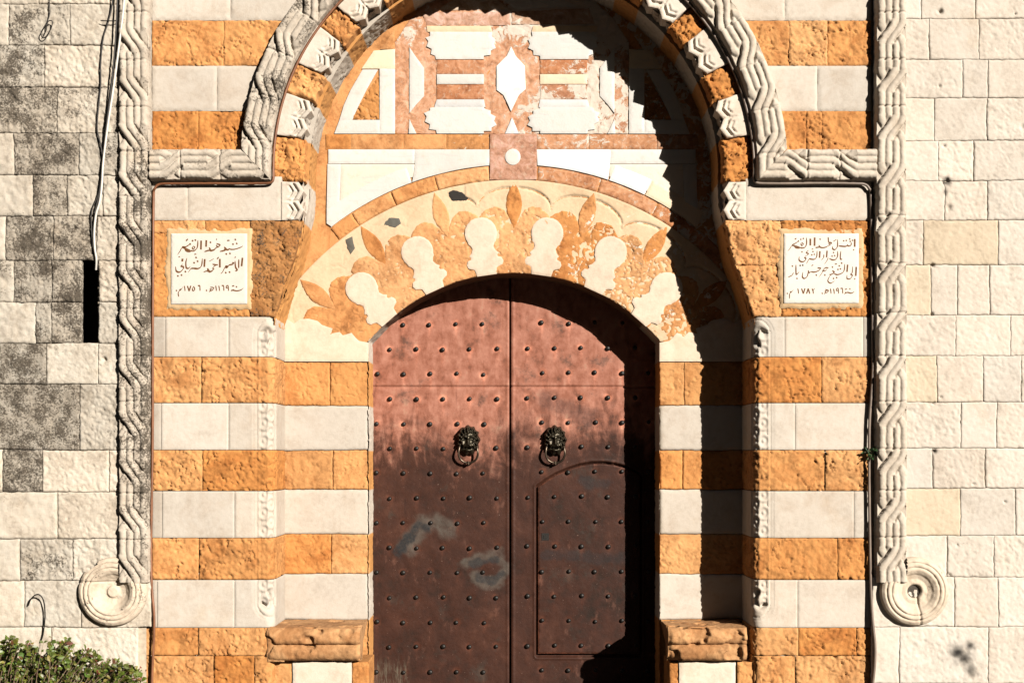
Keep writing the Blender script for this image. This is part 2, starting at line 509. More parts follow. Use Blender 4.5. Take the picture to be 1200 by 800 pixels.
M_DARK = mat_plain('unlit_masonry', (.06, .05, .04), .95, 0, .1, .2, 20)
M_PLAQUE = mat_plain('plaque_marble', (.32, .295, .255), .55, 0, .3, .07, 7, .1)
M_INK = mat_plain('brown_letter_paint', (.070, .027, .006), .7, 0, .2, .35, 220)
M_WHITEPVC = mat_plain('pale_cable_sheath', (.33, .31, .275), .5, 0, .3, .1)
M_BLACKPVC = mat_plain('black_cable_sheath', (.015, .013, .011), .6, 0, .3, .2)
M_COPPERWIRE = mat_plain('copper_coloured_sheath', (.105, .04, .016), .5, .1, .35, .3, 12)
M_GREYPVC = mat_plain('grey_brown_sheath', (.095, .07, .052), .5, 0, .35, .25, 10)
M_LEAF = mat_leaf('leaf')
M_STEM = mat_plain('woody_stem', (.10, .065, .04), .8)
M_GROUND = mat_stone('paving_stone', .3, .8, .5)

CREAM = (.62, .545, .45); OCHRE = (.64, .305, .095); RIGHTW = (.645, .57, .475); LEFTW = (.60, .525, .42)
WHITE = (.65, .625, .57); TYMP = (.66, .32, .11); BREC = (.60, .30, .145)

# ------------------------------------------------------------------ ground
mb = MB()
gx = np.linspace(-45, 45, 121); gy = np.linspace(-75, 1.2, 121)
GX, GY = np.meshgrid(gx, gy[::-1])
GZ = .01 * (fbm(GX * .4, GY * .4, 3, 2) - .5) - .005
mb.add(np.stack([GX, GY, GZ], -1).reshape(-1, 3), gridquads(121, 121), (.10, .088, .075), (0, 0, 0), True)
g = mb.build('ground', M_GROUND); g['kind'] = 'structure'
# added unseen hillside behind the camera, blocks sky light; gap lets sun through
mb = MB()
HX, HY = np.meshgrid(np.linspace(-80, 80, 201), np.linspace(-12.5, -72, 120))
ady = -HY
off = np.abs(HX - .8 * ady)
open_ = sst(5.0, 7.5, off)
rise = np.maximum(ady - 13.5, 0)
HH = np.minimum(rise * (0.36 + 3.4 * open_), 70) + 1.2 * (fbm(HX * .3, HY * .3, 4, 3) - .5) * np.minimum(rise, 1) - .02
mb.add(np.stack([HX, HY, HH], -1).reshape(-1, 3), gridquads(120, 201), (.05, .055, .04), (0, 0, 0), True)
g = mb.build('sky_blocker', M_GROUND); g['kind'] = 'structure'
# ------------------------------------------------------------------ plain ashlar walls either side
PITS += [(1107, 214, 4.5, .05), (1110, 245, 3, .03), (1100, 15, 3, .05), (135, 203, 3, .05), (124, 421, 2.6, .05), (131, 312, 1.8, .03), (34, 5, 2, .03),
         (3, 95, 2, .03), (1093, 528, 2.6, .05), (1092, 472, 1.6, .03), (1100, 465, 1.6, .03), (1139, 567, 1.6, .03), (1176, 588, 1.8, .03), (1188, 18, 1.5, .03),
         (1099, 103, 2, .03), (1105, 173, 2, .03), (1196, 150, 3, .03), (1090, 368, 2.2, .04), (1120, 638, 2, .025), (44, 556, 2, .03), (1091, 312, 2.5, .05), (1085, 672, 3, .03), (1095, 668, 4, .03), (1110, 673, 3, .03)]
SOOT_AND_SHADE += [(1120, 763, 9, 1.), (1134, 755, 6, .95), (1128, 770, 8, .95), (1135, 783, 7, .8), (1107, 214, 4.5, .95), (1106, 226, 2.4, .8), (1094, 528, 2.2, .9)]  # sooty stain low on the wall, then shade painted into the holes
WA = -.04
Y_TOP, Y_BOT = -240, 832
lw = thing('ashlar_wall', (float(wx(60)), 0, 0), 'grey lichen-stained ashlar wall with a tall dark slot, left of the striped portal', 'wall', 'ashlar walls flanking the portal')
rows_l = [(-50, 5, [-120, -60, 45], [.3, .3, .3, .4]), (5, 53, [-70, 10, 82], [.3, .2, .55, .1]), (53, 102, [-40, 51], [.3, .72, .22]),
 (102, 156, [-55, 67], [.5, .85, .6]), (156, 205, [-80, 16, 92], [.5, .35, .98, .62]), (205, 253, [-60, 38, 78, 120], [.3, .42, .9, .38, .8]),
 (253, 305, [-90, 6, 62], [.4, .2, .92, .78]), (305, 354, [-60, 16, 60], [.4, .6, 1., .85]), (354, 402, [-90, 42, 60], [.3, .22, .85, .82]),
 (402, 450, [-70, 54, 115], [.4, .9, .2, .05]), (450, 527, [-110, 93], [.5, .88, .5]), (527, 576, [-65, 2, 49, 127], [.2, .3, 1., .15, .0]),
 (576, 631, [-80, 67], [.2, .14, .08]), (631, 680, [-60, 23, 85], [.1, .1, .58, .3]), (680, 735, [-75, 28, 95], [.1, .1, .15, .1]),
 (735, 800, [-90, 60], [.1, .05, .05]), (800, 832, [-60, 40], [.1, .1, .1])]
for k, yt in enumerate((-98, -146, -194, -240)):
    rows_l.insert(0, (yt, [-50, -98, -146, -194][k], [-100 + 17 * k, -30 - 9 * k, 30 + 13 * k, 90 - 6 * k], [.4, .5, .6, .5, .4]))
LEFT0 = -190
mb = MB()
for y0, y1, js, li in rows_l:
    xs = [LEFT0] + js + [143 if y0 < 680 else 177 if y0 < 735 else 161]
    for i in range(len(xs) - 1):
        a, b = xs[i], xs[i + 1]
        pieces = [(a, b)]
        if 290 <= (y0 + y1) / 2 <= 402 and b == 143 and y0 < 735:
            pieces = [(a, 95.5), (115.5, b)]
        elif y0 == 253 and b == 143:
            pieces = [(a, 113), (113, b)]
        for p, q in pieces:
            l = min(1., (li[i] if p < 110 else min(li[i], .42)) * 1.05 + .07)
            yb = y1
            if y0 == 253 and p < 95 and q > 100: yb = y1
            stone_rect(mb, p, q, y0, yb, WA, 'weathered' if l > .3 else 'ashlar', tuple(np.array(LEFTW) * (1.12 - .42 * l)), l, .12, amp=1.1, joint=.009, rnd=.008, gap=.25, res=.009 if p > -60 else .016)
blk = mb.build('stone_block_face', M_GREY, lw)
mb = MB()
def sheet(mb, x0, x1, y0, y1, d, col=(1, 1, 1)):
    p = [(float(wx(a)), d, float(wz(b))) for a, b in ((x0, y0), (x0, y1), (x1, y1), (x1, y0))]
    mb.add(p, np.array([(0, 1, 2, 3)]), col, (0, 0, 0), False)
for a, b, c, e in ((LEFT0, 95.5, Y_TOP, Y_BOT), (115.5, 150, Y_TOP, Y_BOT), (95.5, 115.5, Y_TOP, 300), (95.5, 115.5, 402, Y_BOT), (150, 172, 734, Y_BOT)):
    sheet(mb, a, b, c, e, WA + .030)
mb.build('mortar_joints', M_MORTAR, lw)
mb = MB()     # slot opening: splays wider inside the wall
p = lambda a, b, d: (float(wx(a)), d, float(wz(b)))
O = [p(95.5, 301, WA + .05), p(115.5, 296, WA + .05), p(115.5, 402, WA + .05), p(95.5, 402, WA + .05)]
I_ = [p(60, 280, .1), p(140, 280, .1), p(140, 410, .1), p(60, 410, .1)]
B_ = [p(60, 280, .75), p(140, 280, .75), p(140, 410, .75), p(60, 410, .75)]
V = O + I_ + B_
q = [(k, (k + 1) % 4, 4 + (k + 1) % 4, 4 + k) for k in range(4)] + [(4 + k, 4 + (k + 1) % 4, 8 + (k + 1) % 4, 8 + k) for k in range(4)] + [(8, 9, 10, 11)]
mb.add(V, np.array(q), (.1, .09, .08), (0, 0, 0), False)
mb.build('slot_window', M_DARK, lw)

rw = thing('ashlar_wall', (float(wx(1140)), 0, 0), 'pale cream ashlar wall with few stains, right of the striped portal', 'wall', 'ashlar walls flanking the portal')
rows_r = [(-26, 22, [1080, 1143, 1230]), (22, 70, [1089, 1147, 1240]), (70, 115, [1128, 1158, 1220]), (115, 165, [1095, 1157, 1235]), (165, 212, [1100, 1141, 1215]),
 (212, 258, [1107, 1157, 1240]), (258, 310, [1082, 1170, 1250]), (310, 369, [1091, 1122, 1160, 1245]), (369, 417, [1120, 1184, 1260]),
 (417, 471, [1098, 1152, 1197, 1280]), (471, 525, [1126, 1168, 1250]), (525, 572, [1093, 1155, 1230]), (572, 627, [1125, 1190, 1260]), (627, 676, [1110, 1165, 1240]),
 (676, 734, [1118, 1170, 1250]), (734, 800, [1054, 1158, 1270]), (800, 832, [1100, 1200, 1300])]
for k, yt in enumerate((-74, -122, -170, -240)):
    rows_r.insert(0, (yt, [-26, -74, -122, -170][k], [1100 + 15 * k, 1170 - 9 * k, 1230 + 11 * k]))
mb = MB()
for y0, y1, js in rows_r:
    xs = [1022 if y0 >= 676 else 1050] + js + [1390]
    for i in range(len(xs) - 1):
        a, b = xs[i], xs[i + 1]
        c = np.array(RIGHTW) * (1.06 if y0 >= 676 else 1.)
        if (y0, a) in ((258, 1082), (310, 1050), (417, 1050), (572, 1050)): c = c * np.array((1.0, .93, .80))
        if y0 in (525, 572, 627) and a > 1090: stl = .28
        else: stl = .0
        stone_rect(mb, a, b, y0, y1, WA, 'ashlar', tuple(c), stl, .12, amp=random.uniform(.35, 1.05), joint=.007, rnd=.005, gap=.15, res=.0095 if a < 1200 else .016)
mb.build('stone_block_face', M_ASH, rw)
mb = MB(); sheet(mb, 1030, 1390, Y_TOP, Y_BOT, WA + .030)
mb.build('mortar_joints', M_MORTAR, rw)

# ------------------------------------------------------------------ the striped portal
po = thing('striped_portal', (0, 0, 0), 'striped ochre and cream stone portal with carved rope moulding and inlaid arch', 'portal')
CX = 602.0; YC = 197.0; R_IN = 247.0; R_V = 284.0; R_ROPE = 301.0; JW = 281.0
def arcx(y, R): return math.sqrt(max(R * R - (YC - y) ** 2, 0)) if y < YC else R
COURSES = [(-240, -186, 0), (-186, -133, 1), (-133, -80, 0), (-80, -28, 1), (-28, 24, 0), (24, 77, 1), (77, 130, 0), (130, 181, 1)]
JO_L = {24: [262], 77: [254], 130: [232], -28: [270], -80: [300]}
JO_R = {24: [925, 970], 77: [958], 130: [945, 963], -28: [920], -80: [900]}
def course_piece(side, y0, y1, kind):
    mb = MB()
    m = -1 if side == 'l' else 1
    outer = CX + m * 424 if side == 'l' else 1021
    joints = (JO_L if side == 'l' else JO_R).get(y0, [])
    ends = [outer] + (joints if side == 'l' else joints[::-1])
    def inner(y): return CX + m * arcx(y, R_ROPE) if y > YC - R_ROPE else CX
    for i in range(len(ends)):
        a = ends[i]
        if i + 1 < len(ends):
            b = ends[i + 1]; poly = [(a, y0), (b, y0), (b, y1), (a, y1)]
        else:
            ys = np.linspace(y0, y1, 9)
            poly = [(a, y0)] + [(inner(y), y) for y in ys] + [(a, y1)]
        seedc = OCHRE if kind else CREAM
        slab(mb, poly, 0, 0, .06, 'ochre' if kind else 'smooth', seedc, 0.2 if (side == 'l' and not kind) else .05, .12 if kind else .0, joint=.008, rnd=.01, jitter=.09, wob=.002)
    return mb.build('ochre_course' if kind else 'cream_course', M_OCHRE if kind else M_CREAM, po)
for y0, y1, kind in COURSES:
    for sd in 'lr': course_piece(sd, y0, y1, kind)

def flare(y):
    if y >= 372: return JW
    if y <= 235: return arcx(y, R_IN)
    return float(np.interp(y, [235, 250, 275, 300, 330, 355, 372], [247, 247.5, 251, 257, 268, 276, 281]))

# springing course (cream, y 213-258) and the tall ochre course that carries the plaques (y 258-370)
for m, sd in ((-1, 'l'), (1, 'r')):
    mb = MB()
    outer = 178 if m < 0 else 1021
    xz = CX + m * 272
    cuts = [outer, 220, xz] if m < 0 else [outer, xz]
    for a, b in zip(cuts[:-1], cuts[1:]):
        slab(mb, [(a, 207), (b, 207), (b, 258), (a, 258)], 0, .002, .06, 'smooth', CREAM, .1 if m < 0 else .03, 0, joint=.006, rnd=.008)
    mb.build('cream_course', M_CREAM, po)
    mb = MB()
    ys = np.linspace(258, 371, 14)
    fl = [(CX + m * flare(y), y) for y in ys]
    if m < 0:
        ps = [([(178, 258), (240, 258), (240, 273), (178, 273)], .1, 1.), ([(240, 258), (292, 258), (292, 273), (240, 273)], .1, 1.),
              ([(178, 273), (292, 273), (292, 371), (178, 371)], .06, 1.), ([(292, 258)] + fl + [(292, 371)], .75, .72)]
    else:
        k1 = [(CX + flare(y), y) for y in np.linspace(258, 311, 8)]; k2 = [(CX + flare(y), y) for y in np.linspace(311, 371, 8)]
        ps = [([(1021, 258), (916, 258), (916, 371), (1021, 371)], .15, .9), ([(916, 258)] + k1 + [(916, 311)], .05, 1.), ([(916, 311)] + k2 + [(916, 371)], .1, 1.)]
    for poly, li, tone in ps:
        slab(mb, poly, 0, 0, .07, 'rough' if m > 0 or li > .5 else 'ochre', tuple(np.array(OCHRE) * tone), li, .35 if m > 0 else .15, joint=.012, rnd=.012, jitter=.06, amp=.75, wob=.006 if len(poly) > 6 else .001)
    mb.build('ochre_course', M_OCHRE, po)

# lower striped courses wrap the pier corner (an engaged carved colonnette) and run back to the inner jamb
LOW = [(371, 418, 0), (418, 472, 1), (472, 527, 0), (527, 575, 1), (575, 630, 0), (630, 679, 1), (679, 735, 0), (735, 834, 1)]
JL = {371: [194, 268], 418: [236], 472: [189, 268], 527: [237], 575: [190, 275], 630: [233], 679: [184, 275], 735: [178, 232]}
JR = {371: [1012, 920], 418: [963], 472: [932], 527: [967], 575: [1001], 630: [982], 679: [1015, 935], 735: [1004, 936]}
RHO = 11 * S
def carve(s, zpx, kind, fade):
    """relief of the corner colonnette; s = metres round the corner from where it starts, zpx = photo row"""
    h = 0 * s
    arc = math.pi / 2 * 20 * S
    top, bot = 377., 720.
    w = 5.5
    # border groove with rounded ends
    cy = np.clip(zpx, top + 14, bot - 14)
    # groove line at s = 0 (front edge), bending over at both ends
    dz = (zpx - cy) * S
    c0 = arc * .55
    rr = np.sqrt((s - c0) ** 2 + dz ** 2)
    g = np.exp(-((rr - c0) / .006) ** 2) * (s < c0 + .02)
    g2 = np.exp(-((rr - c0 - .022) / .005) ** 2) * (s < c0 + .02)
    h = h - (.016 * g + .008 * g2) * fade
    # guilloche rings on the shaft
    ins = (zpx > top + 10) & (zpx < bot - 10) & (s > .02) & (s < arc * .93)
    per = 21.0
    q = ((zpx - 380) % per - per / 2) * S
    for off in (.055, .13):
        q2 = ((zpx - 380 + (per / 2 if off > .1 else 0)) % per - per / 2) * S
        r = np.sqrt((s - off) ** 2 + (q2 * .8) ** 2)
        h = h + ins * fade * .007 * (np.cos(np.clip(r / .042, 0, 1.6) * 2 * math.pi) - .4)
    # deep hooks at both ends
    for cyp, sg in ((395, 1), (702, -1)):
        r = np.sqrt((s - .085) ** 2 + ((zpx - cyp) * S * .8) ** 2)
        a = np.arctan2((zpx - cyp) * S * sg, s - .085)
        h = h - .035 * np.exp(-((r - .05) / .016) ** 2) * (a < 1.6) * (a > -2.6)
        h = h + .012 * np.exp(-(r / .03) ** 2)
    return h
for m, JJ in ((-1, JL), (1, JR)):
    for y0, y1, kind in LOW:
        mb = MB()
        w_out = abs(((178 if y0 < 735 else 162) if m < 0 else 1021) - CX)
        front = (w_out - (JW + 11)) * S; front0 = (w_out - (JW + 20)) * S
        arc = math.pi / 2 * RHO
        tot = front + arc + .52 - RHO
        js = [0] + sorted((w_out - abs(j - CX)) * S for j in JJ[y0]) + [tot]
        halves = [(y0, y1)] if y0 < 735 else [(735, 768), (768, 834)]
        for hi_, (ya, yb) in enumerate(halves):
            jj = js if hi_ == 0 else [0, .62, .95, tot]
            for a, b in zip(jj[:-1], jj[1:]):
                SEED[0] += 7; seed = SEED[0]
                rs = .009 if kind else .010
                gp = random.Random(seed).choice((.001, .002, .003, .006)) if kind else .0015
                ns = max(6, int((b - a) / rs)); nz = max(6, int((yb - ya) * S / rs))
                s_, z_ = np.meshgrid(np.linspace(a + gp, b - gp, ns), np.linspace(ya + .3, yb - .3, nz))
                Zw = wz(z_)
                e = np.minimum(np.minimum(s_ - a, b - s_), np.minimum((z_ - ya) * S, (yb - z_) * S))
                sty = 'ochre' if kind else 'smooth'
                h = relief(s_ + 3 * m, Zw, sty, seed) - (.012 if kind else .006) * (1 - np.clip(e / .01, 0, 1)) ** 2
                if y0 < 735:
                    h = h + carve(s_ - front0, z_, kind, .35 if kind else 1.)
                ph = np.clip((s_ - front) / RHO, 0, math.pi / 2)
                past = np.maximum(s_ - front - arc, 0)
                # plan curve and its outward normal
                wv = np.where(s_ < front, w_out * S - s_, JW * S + RHO - RHO * np.sin(ph))
                dv = RHO - RHO * np.cos(ph) + past
                nw = -np.sin(ph); nd = -np.cos(ph)
                Xw = float(wx(CX)) + m * (wv + nw * h)
                Yw = dv + nd * h
                col = jit(OCHRE if kind else CREAM, seed, .09)
                if not kind and (b - a) < .12: col = tuple(np.array(col) * .8)
                lich = .12 if kind else .02
                if m < 0 and not kind and a == 0: lich = .45
                aux = np.stack([np.full_like(Xw, lich) + .35 * (kind * (s_ > front) * (s_ < front + arc * .8) * (y0 == 418) * (m < 0)), soot_and_shade(Xw, Zw), np.full_like(Xw, .18 if m > 0 else .06)], -1)
                if m < 0: add_grid(mb, Xw, Yw, Zw, col, aux)
                else: add_grid(mb, Xw[:, ::-1], Yw[:, ::-1], Zw[:, ::-1], col, aux[:, ::-1])
        mb.build('ochre_course' if kind else 'cream_course', M_OCHRE if kind else M_CREAM, po)
# mortar behind the piers and a solid core behind the whole front
for a, b in ((170, 300), (903, 1030)):
    mb = MB(); sheet(mb, a, b, Y_TOP, Y_BOT, .035)
    mb.build('mortar_joints', M_MORTAR, po)
mb = MB()
box(mb, float(wx(LEFT0)), float(wx(1390)), 1.05, 2.2, 0.0, float(wz(Y_TOP)), (.35, .3, .25))
for a, b in ((LEFT0, 40), (150, 255), (948, 1390)):
    box(mb, float(wx(a)), float(wx(b)), .12 if a != LEFT0 else .1, 1.05, 0.0, float(wz(Y_TOP)) - .002, (.35, .3, .25))
mb.build('wall_core', M_DARK, po)

# arch blocks: zigzag-carved white blocks alternating with rough ochre ones
def arc_poly(m, a0, a1, r0, r1, n=9):
    t = np.radians(np.linspace(a0, a1, n))
    o = [(CX + m * r1 * math.cos(x), YC - r1 * math.sin(x)) for x in t]
    i = [(CX + m * r0 * math.cos(x), YC - r0 * math.sin(x)) for x in t[::-1]]
    return o + i
def zig_edge(frac):     # two teeth per block
    return 7.0 * (1 - np.abs(((frac * 2) % 1) * 2 - 1)) - 1.5
def zig_relief(q, f):
    c = np.abs(((f * 2) % 1) * 2 - 1)            # 0 on a tooth's axis, 1 between the teeth
    keep = sst(.95, .7, c)
    g = -.030 * np.exp(-((q - 7.5) / 1.7) ** 2) * keep - .020 * np.exp(-((q - 13.5) / 1.5) ** 2) * sst(.7, .45, c)
    return g + .014 * (1 - c) * sst(20, 8, q) - .016 * sst(.88, 1., c) * sst(18, 10, q)
def zig_block(m, a0, a1):
    mb = MB()
    fr = np.linspace(0, 1, 25)
    t = np.radians(a0 + (a1 - a0) * fr)
    inner = [(CX + m * (R_IN + 4 - zig_edge(f)) * math.cos(x), YC - (R_IN + 4 - zig_edge(f)) * math.sin(x)) for f, x in zip(fr, t)]
    outer = [(CX + m * R_V * math.cos(x), YC - R_V * math.sin(x)) for x in np.radians(np.linspace(a1, a0, 7))]
    def hf(X, Z):
        px = X / S + 600; py = HZ - (Z - EYE) / S
        r = np.hypot(px - CX, py - YC); an = np.degrees(np.arctan2(YC - py, m * (px - CX)))
        f = np.clip((an - a0) / (a1 - a0), 0, .9999)
        q = r - (R_IN + 4 - zig_edge(f))
        return zig_relief(q, f)
    slab(mb, inner + outer, 0, .012, .14, 'smooth', (.70, .61, .50), .04, 0, res=.0075, hf=hf, joint=.004, rnd=.006)
    return mb.build('zigzag_voussoir', M_CREAM, po)
def ochre_block(m, a0, a1):
    mb = MB()
    slab(mb, arc_poly(m, a0, a1, R_IN - 1, R_V), 0, -.004, .14, 'rough', tuple(np.array(OCHRE) * 1.05), .1, .15, joint=.025, rnd=.03, wob=.012, res=.0085, amp=1.1)
    return mb.build('ochre_voussoir', M_OCHRE, po)
ANG = [(-3.4, 8, 0), (8, 18.2, 1), (18.2, 26, 0), (26, 36, 1), (36, 42.5, 0), (42.5, 52.5, 1), (52.5, 60, 0), (60, 70, 1), (70, 77, 0), (77, 87, 1)]
for m in (-1, 1):
    for a0, a1, z in ANG: (zig_block if z else ochre_block)(m, a0, a1)
ochre_block(1, 87, 93)
for m in (-1, 1):      # carved end of the springing course
    mb = MB()
    ys = np.linspace(213, 258, 25); fr = (ys - 213) / 45
    inner = [(CX + m * (R_IN + 4 - zig_edge(f)), y) for f, y in zip(fr, ys)]
    def hf(X, Z, m=m):
        px = X / S + 600; py = HZ - (Z - EYE) / S
        f = np.clip((py - 213) / 45, 0, .9999)
        q = m * (px - CX) - (R_IN + 4 - zig_edge(f))
        return zig_relief(q, f)
    slab(mb, inner + [(CX + m * 272, 258), (CX + m * 272, 213)], 0, .008, .14, 'smooth', (.70, .61, .50), .05, 0, res=.0075, hf=hf, joint=.003, rnd=.006)
    mb.build('zigzag_voussoir', M_CREAM, po)

# soffit of the great arch and the flared jamb heads, swept back to the tympanum
def sweep(mb, prof, d0, d1, nd, colf, style, inward, amp=1.):
    """prof: list of (px,py) on the facade; swept from depth d0 to d1"""
    P = np.array([(float(wx(a)), float(wz(b))) for a, b in prof])
    L = [P[0]]
    for i in range(len(P) - 1):
        n = max(1, int(np.linalg.norm(P[i + 1] - P[i]) / .014))
        for k in range(1, n + 1): L.append(P[i] + (P[i + 1] - P[i]) * k / n)
    L = np.array(L)
    T = np.gradient(L, axis=0); T /= np.linalg.norm(T, axis=1)[:, None] + 1e-9
    N = np.stack([T[:, 1], -T[:, 0]], 1)
    ref = np.array(inward) - L; flip = np.sign((N * ref).sum(1)); N = N * flip[:, None]
    sL = np.concatenate([[0], np.cumsum(np.linalg.norm(np.diff(L, axis=0), axis=1))])
    dd = np.linspace(d0, d1, nd)
    SS, DD = np.meshgrid(sL, dd)
    h = amp * relief(SS, DD + 5, style, 55)
    X = L[None, :, 0] + N[None, :, 0] * h; Z = L[None, :, 1] + N[None, :, 1] * h
    cs = np.array([colf(600 + l[0] / S, HZ - (l[1] - EYE) / S) for l in L])
    col = np.broadcast_to(cs[None], X.shape + (3,))
    aux = np.zeros(X.shape + (3,)); aux[..., 0] = .15
    add_grid(mb, X, DD, Z, col, aux)
def ring_col(px, py):
    if py > 258: return np.array(OCHRE) * 1.0
    if py > 211: return np.array(CREAM)
    a = abs(math.degrees(math.atan2(YC - py, px - CX))); a = a if a < 90 else 180 - a
    for a0, a1, z in ANG:
        if a0 <= a < a1: return np.array(CREAM) * .8 if z else np.array(OCHRE) * .85
    return np.array(OCHRE) * .8
cen = (float(wx(CX)), float(wz(330)))
def big_profile(dr):
    left = [(CX - flare(y) + dr * float(sst(262, 222, np.array(y))), y) for y in np.linspace(380, YC + 1, 26)]
    top = [(CX - (R_IN - dr) * math.cos(t), YC - (R_IN - dr) * math.sin(t)) for t in np.linspace(0, math.pi, 500)]
    right = [(2 * CX - a, b) for a, b in left[::-1]]
    return left + top + right
mb = MB()
sweep(mb, big_profile(-1.5), .02, .16, 10, ring_col, 'rough', cen, .8)
mb.build('arch_soffit', M_OCHRE, po)
mb = MB()
sweep(mb, big_profile(4), .15, .53, 26, ring_col, 'ochre', cen, .7)
# front face of the inner rib
pr = big_profile(4); pr2 = big_profile(-2.5)
A = np.array([(float(wx(a)), .15, float(wz(b))) for a, b in pr]); B = np.array([(float(wx(a)), .15, float(wz(b))) for a, b in pr2])
n = len(A)
mb.add(np.concatenate([A, B]), np.array([(i, i + 1, n + i + 1, n + i) for i in range(n - 1)]), np.array([ring_col(a, b) for a, b in pr] + [ring_col(a, b) for a, b in pr2]), (0.1, 0, 0), False)
mb.build('soffit_rib', M_CARVE, po)

# ------------------------------------------------------------------ tympanum and inlay, at the back of the recess
C = .5
ty = None
mb = MB()
def flk(X, Z, aux):
    px = X / (S * (D + C) / D) + 600
    aux = aux.copy(); aux[:, 2] = np.maximum(aux[:, 2], .1 + .75 * sst(585, 720, px))
    return aux
kR = (D + C) / D
slab(mb, [(318, -60), (886, -60), (886, 378), (773, 400), (432, 400), (318, 378)] if False else
     [(318, -70), (886, -70), (886, 372), (790, 372)] + [(602.5 + 223.5 * math.sin(t), 542 - 223.5 * math.cos(t)) for t in np.linspace(.80, -.80, 41)] + [(414, 372), (318, 372)],
     C, -.004, .06, 'smooth', TYMP, .06, .1, res=.02, amp=1.5, auxf=flk)
ty = mb.build('tympanum', M_OCHRE, po)
def plate(name, pts, mat, col, h0, style='smooth', flake=0., wob=0., joint=.003, rnd=.005, res=None, lichen=0., amp=1., auxf=None, hf=None, parent=None):
    mb = MB()
    slab(mb, pts, C, h0, .015, style, col, lichen, flake, joint=joint, rnd=rnd, wob=wob, res=res, amp=amp, auxf=auxf, hf=hf)
    return mb.build(name, mat, parent or ty)
def mir(pts): return [(1200 - x, y) for x, y in pts]
brf = lambda X, Z, a: np.stack([a[:, 0], a[:, 1], .46 + .40 * sst(560, 650, X / (S * kR) + 600) + .28 * sst(80, 20, HZ - (Z - EYE) / (S * kR))], 1)
